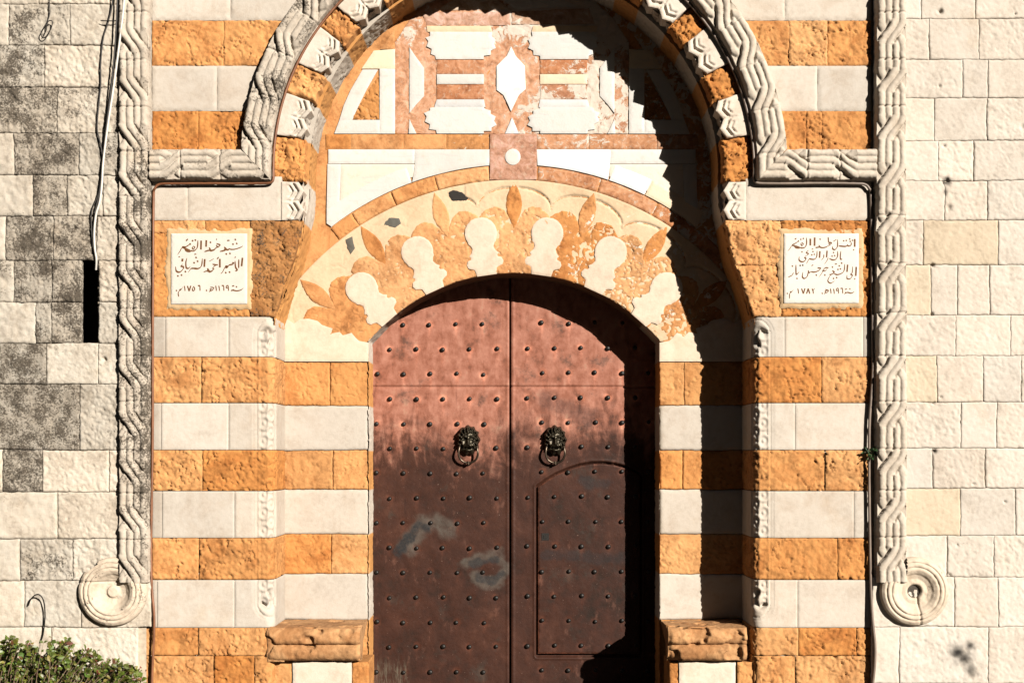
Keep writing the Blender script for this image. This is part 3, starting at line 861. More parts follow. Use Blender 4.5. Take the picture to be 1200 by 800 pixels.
# red breccia ground of the upper panel
plate('breccia_ground', [(463, 157), (463, 50), (480, 24), (515, -10), (560, -30), (640, -30), (685, -10), (720, 24), (737, 50), (737, 157)], M_BREC, BREC, .004, 'flaked', .4, .004, res=.012, auxf=brf, amp=1.6)
plate('stone_band', [(495, 15), (500, 30), (598, 30), (598, 14)], M_BREC, (.55, .30, .17), .009, 'flaked', .62, .004)
plate('stone_band', [(600, 14), (600, 29), (697, 29), (690, 10)], M_BREC, (.52, .31, .19), .009, 'flaked', .66, .004)
plate('stone_band', [(512, 12), (545, -8), (572, -6), (600, 12)], M_BREC, (.62, .45, .30), .009, 'flaked', .7, .006)
plate('stone_band', [(604, 11), (572, -12), (640, -14), (676, 8)], M_MARBLE, WHITE, .008, 'flaked', .3, .006)
for f in (lambda p: p, mir):
    R_ = f is mir
    wh = tuple(np.array(WHITE) * (.97 if R_ else 1.0))
    fk = .6 if R_ else .34
    plate('marble_strip', f([(445, 81), (463, 81), (463, 157), (445, 157)]), M_MARBLE, wh, .012, flake=fk)
    plate('marble_strip', f([(392, 157), (398, 141), (445, 141), (445, 157)]), M_MARBLE, wh, .0115, flake=fk)
    plate('marble_strip', f([(398, 141), (403, 124), (411, 106), (425, 82), (443, 82), (430, 105), (419, 127), (413, 141)]), M_MARBLE, wh, .011, flake=fk)
    plate('cream_panel', f([(424, 81), (438, 60), (463, 58), (463, 81)]), M_MARBLE, (.80, .66, .46), .012, flake=fk)
    plate('ochre_panel', f([(446, 58), (462, 36), (463, 58)]), M_OCHRE, TYMP, .011, 'flaked', fk)
    plate('ochre_panel', f([(413, 140), (445, 140), (445, 88), (430, 107)]), M_OCHRE, tuple(np.array(OCHRE) * .9), .004, 'ochre', fk)
    plate('marble_strip', f([(480, 56), (488, 68), (497, 80), (497, 113), (487, 124), (480, 133)]), M_MARBLE, wh, .012, flake=fk)
    plate('marble_strip', f([(480, 140), (488, 157), (479, 157)]), M_MARBLE, wh, .012, flake=fk)
    # cartouches
    sc_up = [(504, 38), (577, 38), (576, 43), (581, 47), (579, 52), (581, 57), (575, 60), (575, 65), (567, 66), (567, 70), (511, 70), (510, 66), (505, 64), (506, 58), (500, 55), (502, 49), (499, 45), (504, 43)]
    sc_lo = [(512, 126), (567, 126), (568, 128), (575, 130), (575, 134), (581, 137), (579, 142), (582, 147), (576, 150), (576, 154), (567, 154), (567, 157), (512, 157), (511, 153), (503, 152), (504, 146), (498, 143), (500, 137), (497, 133), (504, 130), (504, 127)]
    plate('marble_cartouche', f(sc_up), M_MARBLE, wh, .014, flake=fk * .6)
    plate('marble_cartouche', f(sc_lo), M_MARBLE, wh, .014, flake=fk * .6)
    plate('cream_strip', f([(500, 31), (575, 31), (577, 38), (501, 38)]), M_MARBLE, (.72, .54, .34), .012, flake=fk)
    plate('grey_marble_strip', f([(512, 117), (567, 117), (569, 126), (509, 126)]), M_MARBLE, (.62, .60, .57), .012, flake=fk)
    plate('red_bar', f([(512, 70.5), (567, 70.5), (567, 87), (512, 87)]), M_BREC, (.47, .18, .06), .010, 'flaked', .3 if not R_ else .72, .002, auxf=None)
    plate('white_bar', f([(512, 87.5), (567, 87.5), (567, 99), (512, 99)]), M_MARBLE, wh if not R_ else (.78, .62, .42), .012, flake=fk)
    plate('red_bar', f([(512, 99.5), (567, 99.5), (567, 116.5), (512, 116.5)]), M_BREC, (.48, .20, .08), .010, 'flaked', .3 if not R_ else .85, .002, auxf=None)
    # frieze under the panel
    if not R_:
        for a, b in ((382, 411), (411, 473), (473, 523), (523, 574)):
            plate('frieze_block', [(a, 157.5), (b, 157.5), (b, 175), (a, 175)], M_OCHRE, TYMP, .007, 'smooth', .1 if a < 500 else .5, joint=.006, rnd=.008, amp=2)
    else:
        for a, b in ((629, 690), (690, 770), (770, 818)):
            plate('frieze_block', [(a, 157.5), (b, 157.5), (b, 175), (a, 175)], M_BREC, (.56, .27, .12), .007, 'flaked', .66, joint=.006, rnd=.008)
    plate('marble_bar', f([(385, 175.5), (486, 175.5), (486, 192), (385, 192)]), M_MARBLE, wh, .012, flake=fk)
    plate('marble_bar', f([(384, 192.5), (400, 192.5), (398, 238), (383, 246)]), M_MARBLE, wh, .012, flake=fk)
    plate('cream_spandrel', f([(400, 192.5), (486, 192.5), (486, 207), (462, 214), (430, 230), (398, 250)]), M_MARBLE, (.78, .67, .54), .009, flake=fk)
    arcp = lambda r, a0, a1, n=15: [(602 + r * math.sin(t), 542 - r * math.cos(t)) for t in np.radians(np.linspace(a0, a1, n))]
    if not R_:
        plate('marble_ring', arcp(349, -38, -20) + arcp(368, -20, -36.5) + [(383, 246), (383, 262), (389, 266)], M_MARBLE, wh, .012)
        plate('marble_ring', arcp(349, -19.9, -4.7) + [(574, 175.5), (486, 175.5)] + [(486.5, 193.5)], M_MARBLE, wh, .0125)
    else:
        plate('marble_ring', [(629, 175.5), (716, 175.5)] + arcp(349, 18.5, 4.6), M_MARBLE, (.80, .78, .74), .0125, flake=.2)
        plate('marble_ring', arcp(349, 18.7, 26, 8) + arcp(368, 26, 18.9, 8), M_MARBLE, (.78, .76, .72), .012, flake=.3)
        plate('marble_ring', arcp(349, 26.2, 38, 8) + arcp(368, 37, 26.2, 8), M_MARBLE, (.76, .60, .42), .012, flake=.5)
# ring of ochre stones
for a0, a1 in ((-38, -33.2), (-33, -24.6), (-24.4, -15.6), (-15.4, -4.9)):
    plate('ring_stone', arcp(331.5, a0, a1) + arcp(348, a1, a0), M_OCHRE, TYMP, .010, 'ochre', .05, .002, joint=.008, rnd=.010, amp=.35)
for a0, a1 in ((4.8, 17), (17.2, 29), (29.2, 38), (38.2, 46)):
    plate('ring_stone', arcp(331.5, a0, a1) + arcp(348, a1, a0), M_BREC, (.55, .24, .09), .008, 'flaked', .55 if a0 < 20 else .75, .003, joint=.008, rnd=.010)
plate('diamond_inlay', [(599, 55), (604, 66), (615, 78), (616, 105), (608, 112), (604, 120), (599, 131), (594, 120), (590, 112), (582, 106), (582, 78), (594, 66)], M_MARBLE, (.84, .82, .78), .015)
plate('grey_marble_strip', [(600, 138), (608, 157), (592, 157)], M_MARBLE, (.66, .66, .66), .013)
plate('breccia_block', [(574, 157.5), (629, 157.5), (629, 211), (574, 211)], M_BREC, (.46, .205, .095), .016, 'flaked', .45, .003, auxf=lambda X, Z, a: np.stack([a[:, 0], a[:, 1], 0 * X + .47], 1), res=.010)
t = np.linspace(0, 2 * math.pi, 25)[:-1]
plate('marble_disc', [(601 + 9 * math.cos(a), 184.5 + 9.5 * math.sin(a)) for a in t], M_MARBLE, WHITE, .022)

# keyhole-voussoir arch over the door
DCX, DCY, DR = 602.5, 542., 222.
KEYS = [-57.7, -41.2, -24.7, -8.25, 8.25, 24.7, 41.2, 57.7]
def pol(phi, r): t = math.radians(phi); return (DCX + r * math.sin(t), DCY - r * math.cos(t))
def petals(X, Z):
    px = X / (S * kR) + 600; py = HZ - (Z - EYE) / (S * kR)
    r = np.hypot(px - DCX, py - DCY); ph = np.degrees(np.arctan2(px - DCX, DCY - py))
    off = np.abs((ph / 16.47 + .5) % 1 - .5) * 16.47      # 0 at the leaf, 8.2 above the keyhole
    rc = 300 + 22 * np.sqrt(np.clip(1 - ((off - 0.6) / 7.6) ** 2, 0, 1))
    line = np.exp(-((r - rc) / 1.3) ** 2) * (off > .8)
    step = sst(rc - 1, rc + 1, r)
    return -.010 * line * (px > 545) + .006 * step * (px > 545) - .003 * line
fo = [pol(a, 331) for a in np.linspace(-54, 54, 60)]
fi = [pol(a, DR) for a in np.linspace(49, -49, 50)]
ff = lambda X, Z, a: np.stack([a[:, 0], a[:, 1], .05 + .5 * sst(690, 760, X / (S * kR) + 600)], 1)
da = plate('door_arch', [(332, 352)] + fo + [(868, 352), (868, 390), (773, 400)] + fi + [(432, 400), (332, 390)], M_CREAM, (.74, .56, .36), .004, 'smooth', .05, res=.0095, hf=petals, auxf=ff, amp=1.6, parent=po)
dn = np.array((.77, .62, .44))
khalf = [(11.5, 221.5), (13, 229), (15.5, 230.5), (20, 232), (21.7, 236), (19.8, 240.5), (16, 241.8), (15.4, 244), (17.3, 246), (14, 249.5), (12.3, 254), (14, 258), (16.2, 260), (16.6, 262.5), (18.4, 267), (18.8, 272), (17.6, 278), (14.5, 283.2), (9.5, 287.5), (4, 289.3)]
def key_poly(phi):
    out = []
    full = [(u, r) for u, r in khalf] + [(-u, r) for u, r in khalf[::-1]]
    t = math.radians(phi)
    for u, r in full:
        out.append((DCX + r * math.sin(t) + u * math.cos(t), DCY - r * math.cos(t) + u * math.sin(t)))
    return out
bound = [(0, 290.5), (.9, 295), (2.4, 300), (4.2, 301), (5.8, 297), (6.9, 289), (7.5, 283), (8.22, 281)]
for k in range(len(KEYS) - 1):
    a, b = KEYS[k], KEYS[k + 1]
    sp = (b - a) / 2
    top = [pol(a + o_ * sp / 8.22, r) for o_, r in bound] + [pol(b - o_ * sp / 8.22, r) for o_, r in bound[::-1][1:]]
    a2, b2 = max(a, -50.2), min(b, 50.2)
    bot = [pol(x, DR) for x in np.linspace(b2, a2, 8)]
    if k == 0: bot = bot + [(420, 405)]
    if k == len(KEYS) - 2: bot = [(785, 405)] + bot
    fkv = .0 if (a + b) / 2 < 10 else .5
    plate('ochre_arch_stone', top + bot, M_OCHRE, tuple(np.array(TYMP) * (1.0 if a < 0 else .95)), .010, 'ochre', fkv, .0012, joint=.006, rnd=.008, amp=.4 if a < -20 else .7, parent=da)
    mph = (a + b) / 2
    lw_ = [(0, 274), (4.2, 283), (8.0, 293), (9.4, 302), (8.0, 312), (4.4, 321.5), (0, 330)]
    t = math.radians(mph); lp = []
    for u, r in lw_ + [(-u, r) for u, r in lw_[::-1][1:-1]]:
        lp.append((DCX + r * math.sin(t) + u * math.cos(t), DCY - r * math.cos(t) + u * math.sin(t)))
    plate('leaf_inlay', lp, M_OCHRE, tuple(np.array(TYMP) * 1.0), .012, 'ochre', fkv + .1, 0, joint=.004, rnd=.006, amp=.3, parent=da)
for phi in KEYS[1:-1]:
    plate('keyhole_voussoir', key_poly(phi), M_CREAM, (.74, .60, .46), .018, 'smooth', 0, joint=.003, rnd=.004, parent=da, res=.012)
# springers
spl = [(332, 372), (345, 379), (352, 374), (362, 373.5), (372, 376), (378, 381), (390, 385), (388, 391), (398, 389), (402, 393), (412, 390), (417, 396), (421, 399.5), (432.2, 401.5), (432.2, 423.6), (332, 423.6)]
plate('springer_stone', spl, M_CREAM, (.76, .62, .46), .014, 'smooth', 0, joint=.003, parent=da)
plate('springer_stone', [(2 * DCX - x, y) for x, y in spl], M_CREAM, (.74, .60, .45), .014, 'smooth', .05, joint=.003, parent=da)
for pts, c in (([(524, 226), (531, 223), (541, 225), (549, 232), (546, 236), (530, 236)], (.035, .03, .026)), ([(452, 259), (456, 255), (468, 256), (470, 262), (463, 267), (450, 264)], (.13, .125, .105)),
               ([(405, 281), (413, 277), (414, 284), (416, 291), (411, 298), (407, 290)], (.13, .12, .095))):
    plate('dark_inlay', pts, M_CREAM, c, .009, 'flaked', .12, .001, parent=da)

# inner jamb masonry beside the door (same courses, deeper plane) and the door reveal
JX = {418: ([387], [802]), 472: ([], []), 527: ([390], [800]), 575: ([], []), 630: ([388], []), 679: ([], []), 735: ([], [])}
for y0, y1, kind in LOW[1:]:
    for m in (0, 1):
        mb = MB()
        xs = ([320] + JX[y0][0] + [432.3]) if m == 0 else ([772.7] + JX[y0][1] + [884])
        for a, b in zip(xs[:-1], xs[1:]):
            stone_rect(mb, a, b, y0, y1, C, 'ochre' if kind else 'smooth', OCHRE if kind else CREAM, .08, .1 if m else .04, joint=.008, rnd=.009, amp=.5 if kind else 1., zfix=True, gap=.2)
        mb.build('ochre_course' if kind else 'cream_course', M_OCHRE if kind else M_CREAM, po)
mb = MB()
# reveal of the door opening (apparent pixels on plane C -> facade pixels)
def c2b(x, y): return (600 + (x - 600) * kR, HZ + (y - HZ) * kR)
prof = [c2b(432.3, y) for y in (834, 700, 600, 500, 401)] + [c2b(*pol(a, DR + .3)) for a in np.linspace(-50.1, 50.1, 60)] + [c2b(772.7, y) for y in (401, 500, 600, 700, 834)]
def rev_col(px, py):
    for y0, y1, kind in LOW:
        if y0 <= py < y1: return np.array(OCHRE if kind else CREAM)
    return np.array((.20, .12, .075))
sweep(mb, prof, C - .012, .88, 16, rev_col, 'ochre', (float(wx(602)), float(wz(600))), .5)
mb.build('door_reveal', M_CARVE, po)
# ------------------------------------------------------------------ rope moulding
def rope_h(s, t, phase, sign, P=55.5):
    if callable(sign): sign = sign(s)
    a, w, Lc = 8.3, 8.0, 29.
    q = (s - phase) % P
    x = np.clip(q / Lc, 0, 1); x = x * x * (3 - 2 * x) * .8 + x * .2
    over = sign * (-a + 2 * a * x); under = -over
    slope = np.where(q < Lc, .80, 1.)
    dO = np.abs(t - over) * slope; dU = np.abs(t - under) * slope
    def prof(d):
        k = w / 2
        r1 = np.sqrt(np.clip(1 - ((d - k) / (k * 1.06)) ** 2, 0, 1))
        return .18 * (d < w) + .82 * r1
    hump = np.where(q < Lc, np.sin(math.pi * np.clip(q / Lc, 0, 1)), 0)
    hO = prof(dO) * (.88 + .12 * hump); hU = prof(dU) * (.88 - .45 * hump)
    clear = np.exp(-(np.maximum(dO - w, 0) / 1.9) ** 2) * sst(0, .55, hump)
    h = np.where(dO < w, hO, hU * (1 - clear) - .22 * clear)
    h = np.where(np.abs(t) > 16.4, .12, h)
    return h * .042
def rope_piece(name, pos, s_arr, t_arr, phase, sign, tone, lich, jpos=(), sfun=None, parent=None):
    """pos(s,t) -> (px,py); the carving stands proud of the facade"""
    SEED[0] += 7; sd = SEED[0]
    s, t = np.meshgrid(s_arr, t_arr)
    if sfun is not None: s = sfun(s, t)
    px, py = pos(s, t)
    X = wx(px); Z = wz(py)
    h = .066 + rope_h(s, t, phase, sign) + .007 * (fbm(X * 22, Z * 22, sd, 3) - .5) + .008 * (fbm(X * 6, Z * 6, sd + 2, 2) - .5)
    for j in jpos: h = h - .014 * np.exp(-((s - j) / .9) ** 2)
    h = h - .02 * (np.abs(t) > 17.0)
    li = lich(px, py)
    col = np.stack([tone(px) * c for c in (.58, .50, .40)], -1) * (1 - .10 * li[..., None])
    aux = np.stack([li, soot_and_shade(X, Z), 0 * X + .1], -1)
    X, Z = warp(X, Z)
    mb.append_grid = None if False else None
    return X, -h, Z, col, aux
def add_rope(mb, *a, flip=False, **k):
    X, Y, Z, col, aux = rope_piece('', *a, **k)
    if flip: X, Y, Z, col, aux = X[::-1], Y[::-1], Z[::-1], col[::-1], aux[::-1]
    add_grid(mb, X, Y, Z, col, aux, back=.06)
class _MBx(MB): pass
T = np.linspace(-17.8, 17.8, 44)
for m, x0, sg in ((-1, 160, -1), (1, 1041.5, 1)):
    mb = MB()
    y_end = 681
    s_arr = np.arange(-240, y_end + .5, 1.0)
    js = [-200, -146, -92, -40, 19, 74, 129, 181, 232, 309, 363, 418, 471, 527, 577, 631] if m < 0 else [-180, -120, -60, 19, 73, 128, 255, 310, 368, 418, 471, 526, 574, 628]
    tone = (lambda px: 1.0 + 0 * px)
    li = (lambda px, py: .46 + .22 * sst(150, 176, px) * (py > 150) + .25 * sst(170, 240, py) * (1 - sst(560, 640, py)) + .1) if m < 0 else (lambda px, py: .05 + .25 * sst(640, 680, py))
    dr = 2.5 if m < 0 else 0
    # s runs downwards, t to the right
    pos = lambda s, t, x0=x0, m=m: (x0 + t + (1.0 if m > 0 else -.6) * (s / 700.), s)
    add_rope(mb, pos, s_arr, T, 38 if m < 0 else 28, 1 if m < 0 else -1, tone, li, js)
    ro = mb.build('rope_moulding', M_CARVE, po)
    # scroll at the foot
    mb = MB()
    cx, cy = (135, 692) if m < 0 else (1068.5, 691.5)
    R_ = 40.
    rr = np.concatenate([np.linspace(0, 12, 14), np.linspace(12.6, R_, 46)])
    th = np.linspace(0, 2 * math.pi, 181)
    TH, RR = np.meshgrid(th, rr)
    px = cx + RR * np.cos(TH); py = cy + RR * np.sin(TH)
    h = np.interp(RR, [0, 6, 7.2, 8.4, 10, 15, 19.5, 21.5, 25, 31, 36, 39, 40], ([.064, .062, .046, .040, .040, .050, .074, .092, .108, .108, .098, .082, .06] if m < 0 else [.040, .040, .041, .062, .070, .066, .078, .092, .106, .108, .098, .082, .06]))
    h = h - .011 * np.exp(-((RR - 28) / .9) ** 2) - .011 * np.exp(-((RR - 33.5) / .9) ** 2)
    X = wx(px); Z = wz(py)
    h = h + .012 * (fbm(X * 18, Z * 18, 5 + m, 3) - .5)
    h = h - (.016 * np.exp(-((px - 1072 - (py - 700) * .1) / 1.2) ** 2) * (py > 690) if m > 0 else .014 * np.exp(-((py - 680.5) / 1.0) ** 2))
    li_ = (.15 + .5 * (RR > 21)) if m < 0 else (.1 + .5 * sst(1072, 1090, px))
    col = np.stack([0 * X + .62, 0 * X + .51, 0 * X + .385], -1) * (1.08 if m < 0 else 1.06)
    aux = np.stack([li_ + 0 * X, .9 * sst(8.2, 7.2, RR) * (m > 0), 0 * X + .1], -1)  # right scroll's hub hole is painted near black as shade
    keep = ~((py < 679) & (px > 143.5)) if m < 0 else ~((py < 679) & (px < 1058))
    if m < 0: keep &= ~((py < 668) & (px < 118) & (RR > 36))
    ny, nx = X.shape
    q = gridquads(ny, nx)
    kf = keep.ravel()[q].all(1)
    V = np.stack([X, -h, Z], -1).reshape(-1, 3)
    mb.add(V, q[kf][:, ::-1], col.reshape(-1, 3), aux.reshape(-1, 3), True)
    rim = V.reshape(ny, nx, 3)[-1]; bk = rim.copy(); bk[:, 1] = .06
    ii = np.arange(nx - 1)
    ok = keep[-1][:-1] & keep[-1][1:]
    mb.add(np.concatenate([rim, bk]), np.stack([ii, ii + 1, nx + ii + 1, nx + ii], 1)[ok], col.reshape(ny, nx, 3)[-1][0], (.3, 0, .1), True)
    mb.build('scroll', M_CARVE, ro)
    # end cap of the upright: back to wall handled by its skirt
# the stepped arch: out from the upright, round the corner, over the arch and back
lic = lambda px, py: .74 - .66 * sst(560, 700, px) - .14 * sst(330, 250, px) * (py > 150)
ton = lambda px: 1.0 + 0 * px
mb = MB()
xs0, xc = 178.4, CX - R_ROPE
Lh = xc - xs0
s_arr = np.linspace(0, 1, 150)
add_rope(mb, lambda s, t: (xs0 + s, 195 + t), s_arr, T, 12, -1, ton, lic, (36, 82), sfun=lambda s, t: s * (Lh + t), flip=False)
La = math.pi * R_ROPE + 20
def arc_pos(s, t):
    # s = 0 at 10 px below the springing on the left; straight for the first 10 px (and the last 10)
    r = R_ROPE - t
    a = np.clip((s - 10) / R_ROPE, 0, math.pi)
    px = CX - r * np.cos(a); py = YC - r * np.sin(a)
    low = np.where(s < 10, 10 - s, np.where(s > La - 10, s - (La - 10), 0))
    return px, py + low
def arc_s(s, t):
    # mitre at both corners (centreline corner lies at y = 195 = 10 px above... the straight run)
    st = 12 - t; en = La - 12 + t
    return st + s * (en - st)
xsR, LhR = CX + R_ROPE, 1024.0 - (CX + R_ROPE)
add_rope(mb, arc_pos, np.linspace(0, 1, 960), T[::-1], 30, (lambda s: np.where(s < La / 2, -1, 1)), ton, lic, tuple(np.arange(40, La, 53)), sfun=arc_s, flip=True)
add_rope(mb, lambda s, t: (xsR + s, 195 + t), s_arr, T, 14, 1, ton, lic, (40, 78), sfun=lambda s, t: -t + s * (LhR + t))
mb.build('rope_moulding', M_CARVE, po)

# ------------------------------------------------------------------ stone benches inside the recess
def bench(x0, x1, px0, px1, label, flat_to=None):
    t = thing('stone_bench', (float(wx((x0 + x1) / 2)), .1, 0), label, 'bench', 'stone benches at the foot of the door')
    # moulded seat slab: profile of the front edge (depth, photo row)
    prof = [(C + .02, 735), (.02, 735), (-.004, 736.5), (-.03, 740), (-.042, 745), (-.04, 750), (-.028, 753), (-.006, 754.5), (-.004, 756), (-.022, 757.5), (-.034, 761), (-.034, 766), (-.022, 770.5), (.0, 773), (.03, 774.5), (.10, 775)]
    L = [np.array(prof[0])]
    for i in range(len(prof) - 1):
        a, b = np.array(prof[i]), np.array(prof[i + 1])
        n = max(1, int(max(abs(b[0] - a[0]), abs(b[1] - a[1]) * S) / .011))
        for k in range(1, n + 1): L.append(a + (b - a) * k / n)
    L = np.array(L)
    xs = np.arange(x0, x1 + .1, 1.3)
    J, I = np.meshgrid(xs, np.arange(len(L)))
    Yd = L[I, 0]; Zp = wz(L[I, 1]); Xw = wx(J)
    SS = np.concatenate([[0], np.cumsum(np.hypot(np.diff(L[:, 0]), np.diff(L[:, 1]) * S))])[I]
    chip = fbm(Xw * 7, SS * 6, 900 + int(x0), 4)
    h = .03 * (chip - .5) + .014 * (fbm(Xw * 28, SS * 28, 901, 3) - .5) - .045 * sst(.60, .72, fbm(Xw * 6 + 3, SS * 9, 902 + int(x0), 3))
    fade = sst(.25, .05, Yd)
    Y2 = Yd - h * fade + .05 * sst(5, 0, np.minimum(J - x0, x1 - J)) * (fbm(SS * 14, Xw, 33, 3)) * fade
    Z2 = Zp + .5 * h * (Yd > .0) * (L[I, 1] < 738)
    mb = MB()
    col = np.broadcast_to(np.array((.53, .285, .125)), Xw.shape + (3,)) * (.85 + .3 * fbm(Xw * 5, SS * 5, 905, 3))[..., None]
    aux = np.zeros(Xw.shape + (3,)); aux[..., 0] = .22; aux[..., 2] = .1
    add_grid(mb, Xw, Y2, Z2, col, aux)
    for k in (0, -1):
        c = np.stack([Xw[:, k], Y2[:, k], Z2[:, k]], 1)
        c2 = c.copy(); c2[:, 1] = np.maximum(c2[:, 1], .10); c2[:, 2] = np.clip(c2[:, 2], float(wz(775)), float(wz(735)))
        n = len(c)
        i = np.arange(n - 1)
        mb.add(np.concatenate([c, np.repeat([[c[0, 0], .2, float(wz(755))]], 1, 0)]), np.stack([i, i + 1, np.full(n - 1, n)], 1), (.5, .27, .12), (.2, 0, .1), False)
    if flat_to:
        slab(mb, [(x0, 735.5), (flat_to, 735.5), (flat_to, 775), (x0, 775)], -.012, 0, .3, 'ochre', (.50, .25, .09), .35, 0, joint=.006, amp=.4)
    mb.build('seat_slab', M_OCHRE, t)
    mb = MB()
    slab(mb, [(px0, 775), (px1, 775), (px1, 834), (px0, 834)], .06, .004, .4, 'smooth', (.72, .63, .50), .12, 0, joint=.006, wob=.003)
    mb.build('front_panel', M_CREAM, t)
    if flat_to:
        rects = ((317, px0 - .6), (px1 + .6, 432))
    else: rects = ((785, px0 - .6), (px1 + 2.5, 884))
    for a, b in rects:
        mb = MB()
        slab(mb, [(a, 775.5), (b, 775.5), (b, 834), (a, 834)], .075 if not (b > 860) else .05, 0, .4, 'ochre', tuple(np.array(OCHRE) * .97), .15, .05, joint=.008, rnd=.01, amp=.5)
        mb.build('side_block', M_OCHRE, t)
    return t
bench(313, 423, 343, 412, 'worn moulded stone bench in the recess at the left foot of the copper door', flat_to=333)
bench(783, 876, 796, 862, 'worn moulded stone bench in the recess at the right foot, half in shadow')

# ------------------------------------------------------------------ copper-clad door leaves
DD = .83
DG = (D + DD) / D
def capsule(px, py, pts, r):
    d = np.full(px.shape, 1e9)
    for (x1, y1), (x2, y2) in zip(pts[:-1], pts[1:]):
        l2 = (x2 - x1) ** 2 + (y2 - y1) ** 2
        t = np.clip(((px - x1) * (x2 - x1) + (py - y1) * (y2 - y1)) / l2, 0, 1)
        d = np.minimum(d, np.hypot(px - x1 - t * (x2 - x1), py - y1 - t * (y2 - y1)))
    d = d + 13 * (fbm(px * .10, py * .10, 41, 5) - .5)
    return sst(r, r * .35, d)
def door_aux(px, py):
    a = np.maximum(capsule(px, py, [(478, 640), (487, 626), (496, 612), (512, 612), (524, 620)], 15), .85 * capsule(px, py, [(545, 658), (565, 653), (585, 650), (593, 664), (588, 679), (570, 683), (556, 677)], 9))
    b = np.maximum(capsule(px, py, [(468, 648), (480, 630), (490, 614), (500, 618)], 8), .8 * capsule(px, py, [(552, 660), (570, 657), (582, 655)], 5))
    b = np.maximum(b, .8 * capsule(px, py, [(563, 677), (578, 680), (588, 672)], 5))
    b = np.maximum(b, .55 * capsule(px, py, [(684, 565), (700, 566), (712, 563)], 10))
    b = np.maximum(b, .5 * capsule(px, py, [(640, 650), (735, 655)], 9))
    b = np.maximum(b, .5 * capsule(px, py, [(640, 470), (668, 478), (690, 490)], 16))
    c = sst(768, 792, py + 22 * (fbm(px * .25, py * .03, 9, 3) - .5)) * sst(433, 440, px) * sst(484, 470, px)
    return np.stack([a, b, c], -1)
STUD_L = []; STUD_R = []
for k in range(15):
    y = 380 + 29.05 * k
    ph = k % 3 if False else k % 2
    if k == 0: xl = [472, 503, 534, 565.5]
    elif k % 2 == 1: xl = [456.5 + 31.4 * i for i in range(5)]
    else: xl = [441.5 + 31.3 * i for i in range(5)]
    STUD_L += [(x + random.uniform(-.8, .8), y + random.uniform(-.8, .8)) for x in xl]
    if k % 2 == 0: xr = [635 + 31.2 * i for i in range(5)]
    else: xr = [618 + 31.6 * i for i in range(6)]
    STUD_R += [(x + random.uniform(-.8, .8), y - 1.5 + random.uniform(-.8, .8)) for x in xr if x < 786]
WICK = [(629.5, 768), (629.5, 570)] + [(629.5 + (x - 0), y) for x, y in ((10, 562.5), (22, 555.5), (36, 549.5), (50, 545), (64, 542.6), (78, 542.4), (92, 544.2), (104, 547.5), (114, 552), (121, 556.5))] + [(750.5, 768)]
def door_h(px, py, studs):
    h = .006 * (fbm(px * .022, py * .022, 61, 3) - .5) + .003 * (fbm(px * .08, py * .08, 62, 3) - .5)
    for x, y in studs:
        q = ((px - x) ** 2 + (py - y) ** 2) / 30.
        m = q < 4
        h = h + np.where(m, -.0035 * np.exp(-q), 0)
    h = h - .014 * np.exp(-((py - 453.2) / 1.3) ** 2) + .004 * np.exp(-((py - 451.0) / 1.2) ** 2)
    return h
def halo(px, py, studs):
    m = 0 * px
    for x, y in studs:
        r = np.hypot(px - x, py - y)
        m = np.maximum(m, .45 * np.exp(-((r - 3.4) / 2.0) ** 2))
        run = np.exp(-((px - x - .4 * np.sin(py * .2)) / 1.9) ** 2) * sst(0, 2, py - y) * np.exp(-np.maximum(py - y, 0) / 7.)
        m = np.maximum(m, .8 * run)
    return np.stack([m, m, m], -1)
def leaf_panel(x0, x1, y0, y1, studs, d, cut=None):
    mb = MB()
    px, py = np.meshgrid(np.arange(x0, x1 + .01, 1.2), np.arange(y0, y1 + .01, 1.2))
    h = door_h(px, py, studs)
    e = np.minimum(px - x0, x1 - px)
    h = h - .006 * sst(1.6, 0, e) + .004 * sst(5, 3.4, e) * sst(1.2, 2.2, e)
    if cut is not None:
        dist = seg_dist(np.stack([px.ravel(), py.ravel()], 1), np.array(cut)).reshape(px.shape)
        ins_ = inside(np.stack([px.ravel(), py.ravel()], 1), np.array(cut)).reshape(px.shape)
        h = np.where(ins_, h - .03, h) - .022 * (~ins_) * sst(2.4, .5, dist) + .006 * (~ins_) * sst(5, 3.5, dist) * sst(1.5, 2.5, dist)
    X = wx(px, d); Z = wz(py, d)
    add_grid(mb, X, d - h, Z, halo(px, py, studs), door_aux(px, py), back=d + .07)
    return mb
stud_mesh = None
def stud_mb():
    mb = MB()
    rings = [(0, .0205), (.5, .0200), (1, .018), (1.5, .0138), (2, .0078), (2.3, 0.0005)]
    V = []
    for a, r in rings:
        y = -.020 * math.sin(min(a / 2.3, 1) * math.pi / 2)
        for k in range(14): V.append((r * math.cos(2 * math.pi * k / 14), y, r * math.sin(2 * math.pi * k / 14)))
    F = [(i * 14 + k, i * 14 + (k + 1) % 14, (i + 1) * 14 + (k + 1) % 14, (i + 1) * 14 + k) for i in range(len(rings) - 1) for k in range(14)]
    mb.add(V, np.array(F), (1, 1, 1), (0, 0, 0), True)
    return mb
def put_stud(px, py, d, parent):
    global stud_mesh
    if stud_mesh is None:
        o = stud_mb().build('stud', M_IRON); stud_mesh = o
    else:
        o = stud_mesh.copy(); COL.objects.link(o)
    o.location = W(px, py, d)
    o.rotation_euler = (random.uniform(-.15, .15), random.uniform(0, 6), 0)
    sc = random.uniform(.88, 1.1); o.scale = (sc, sc, sc)
    attach(o, parent)
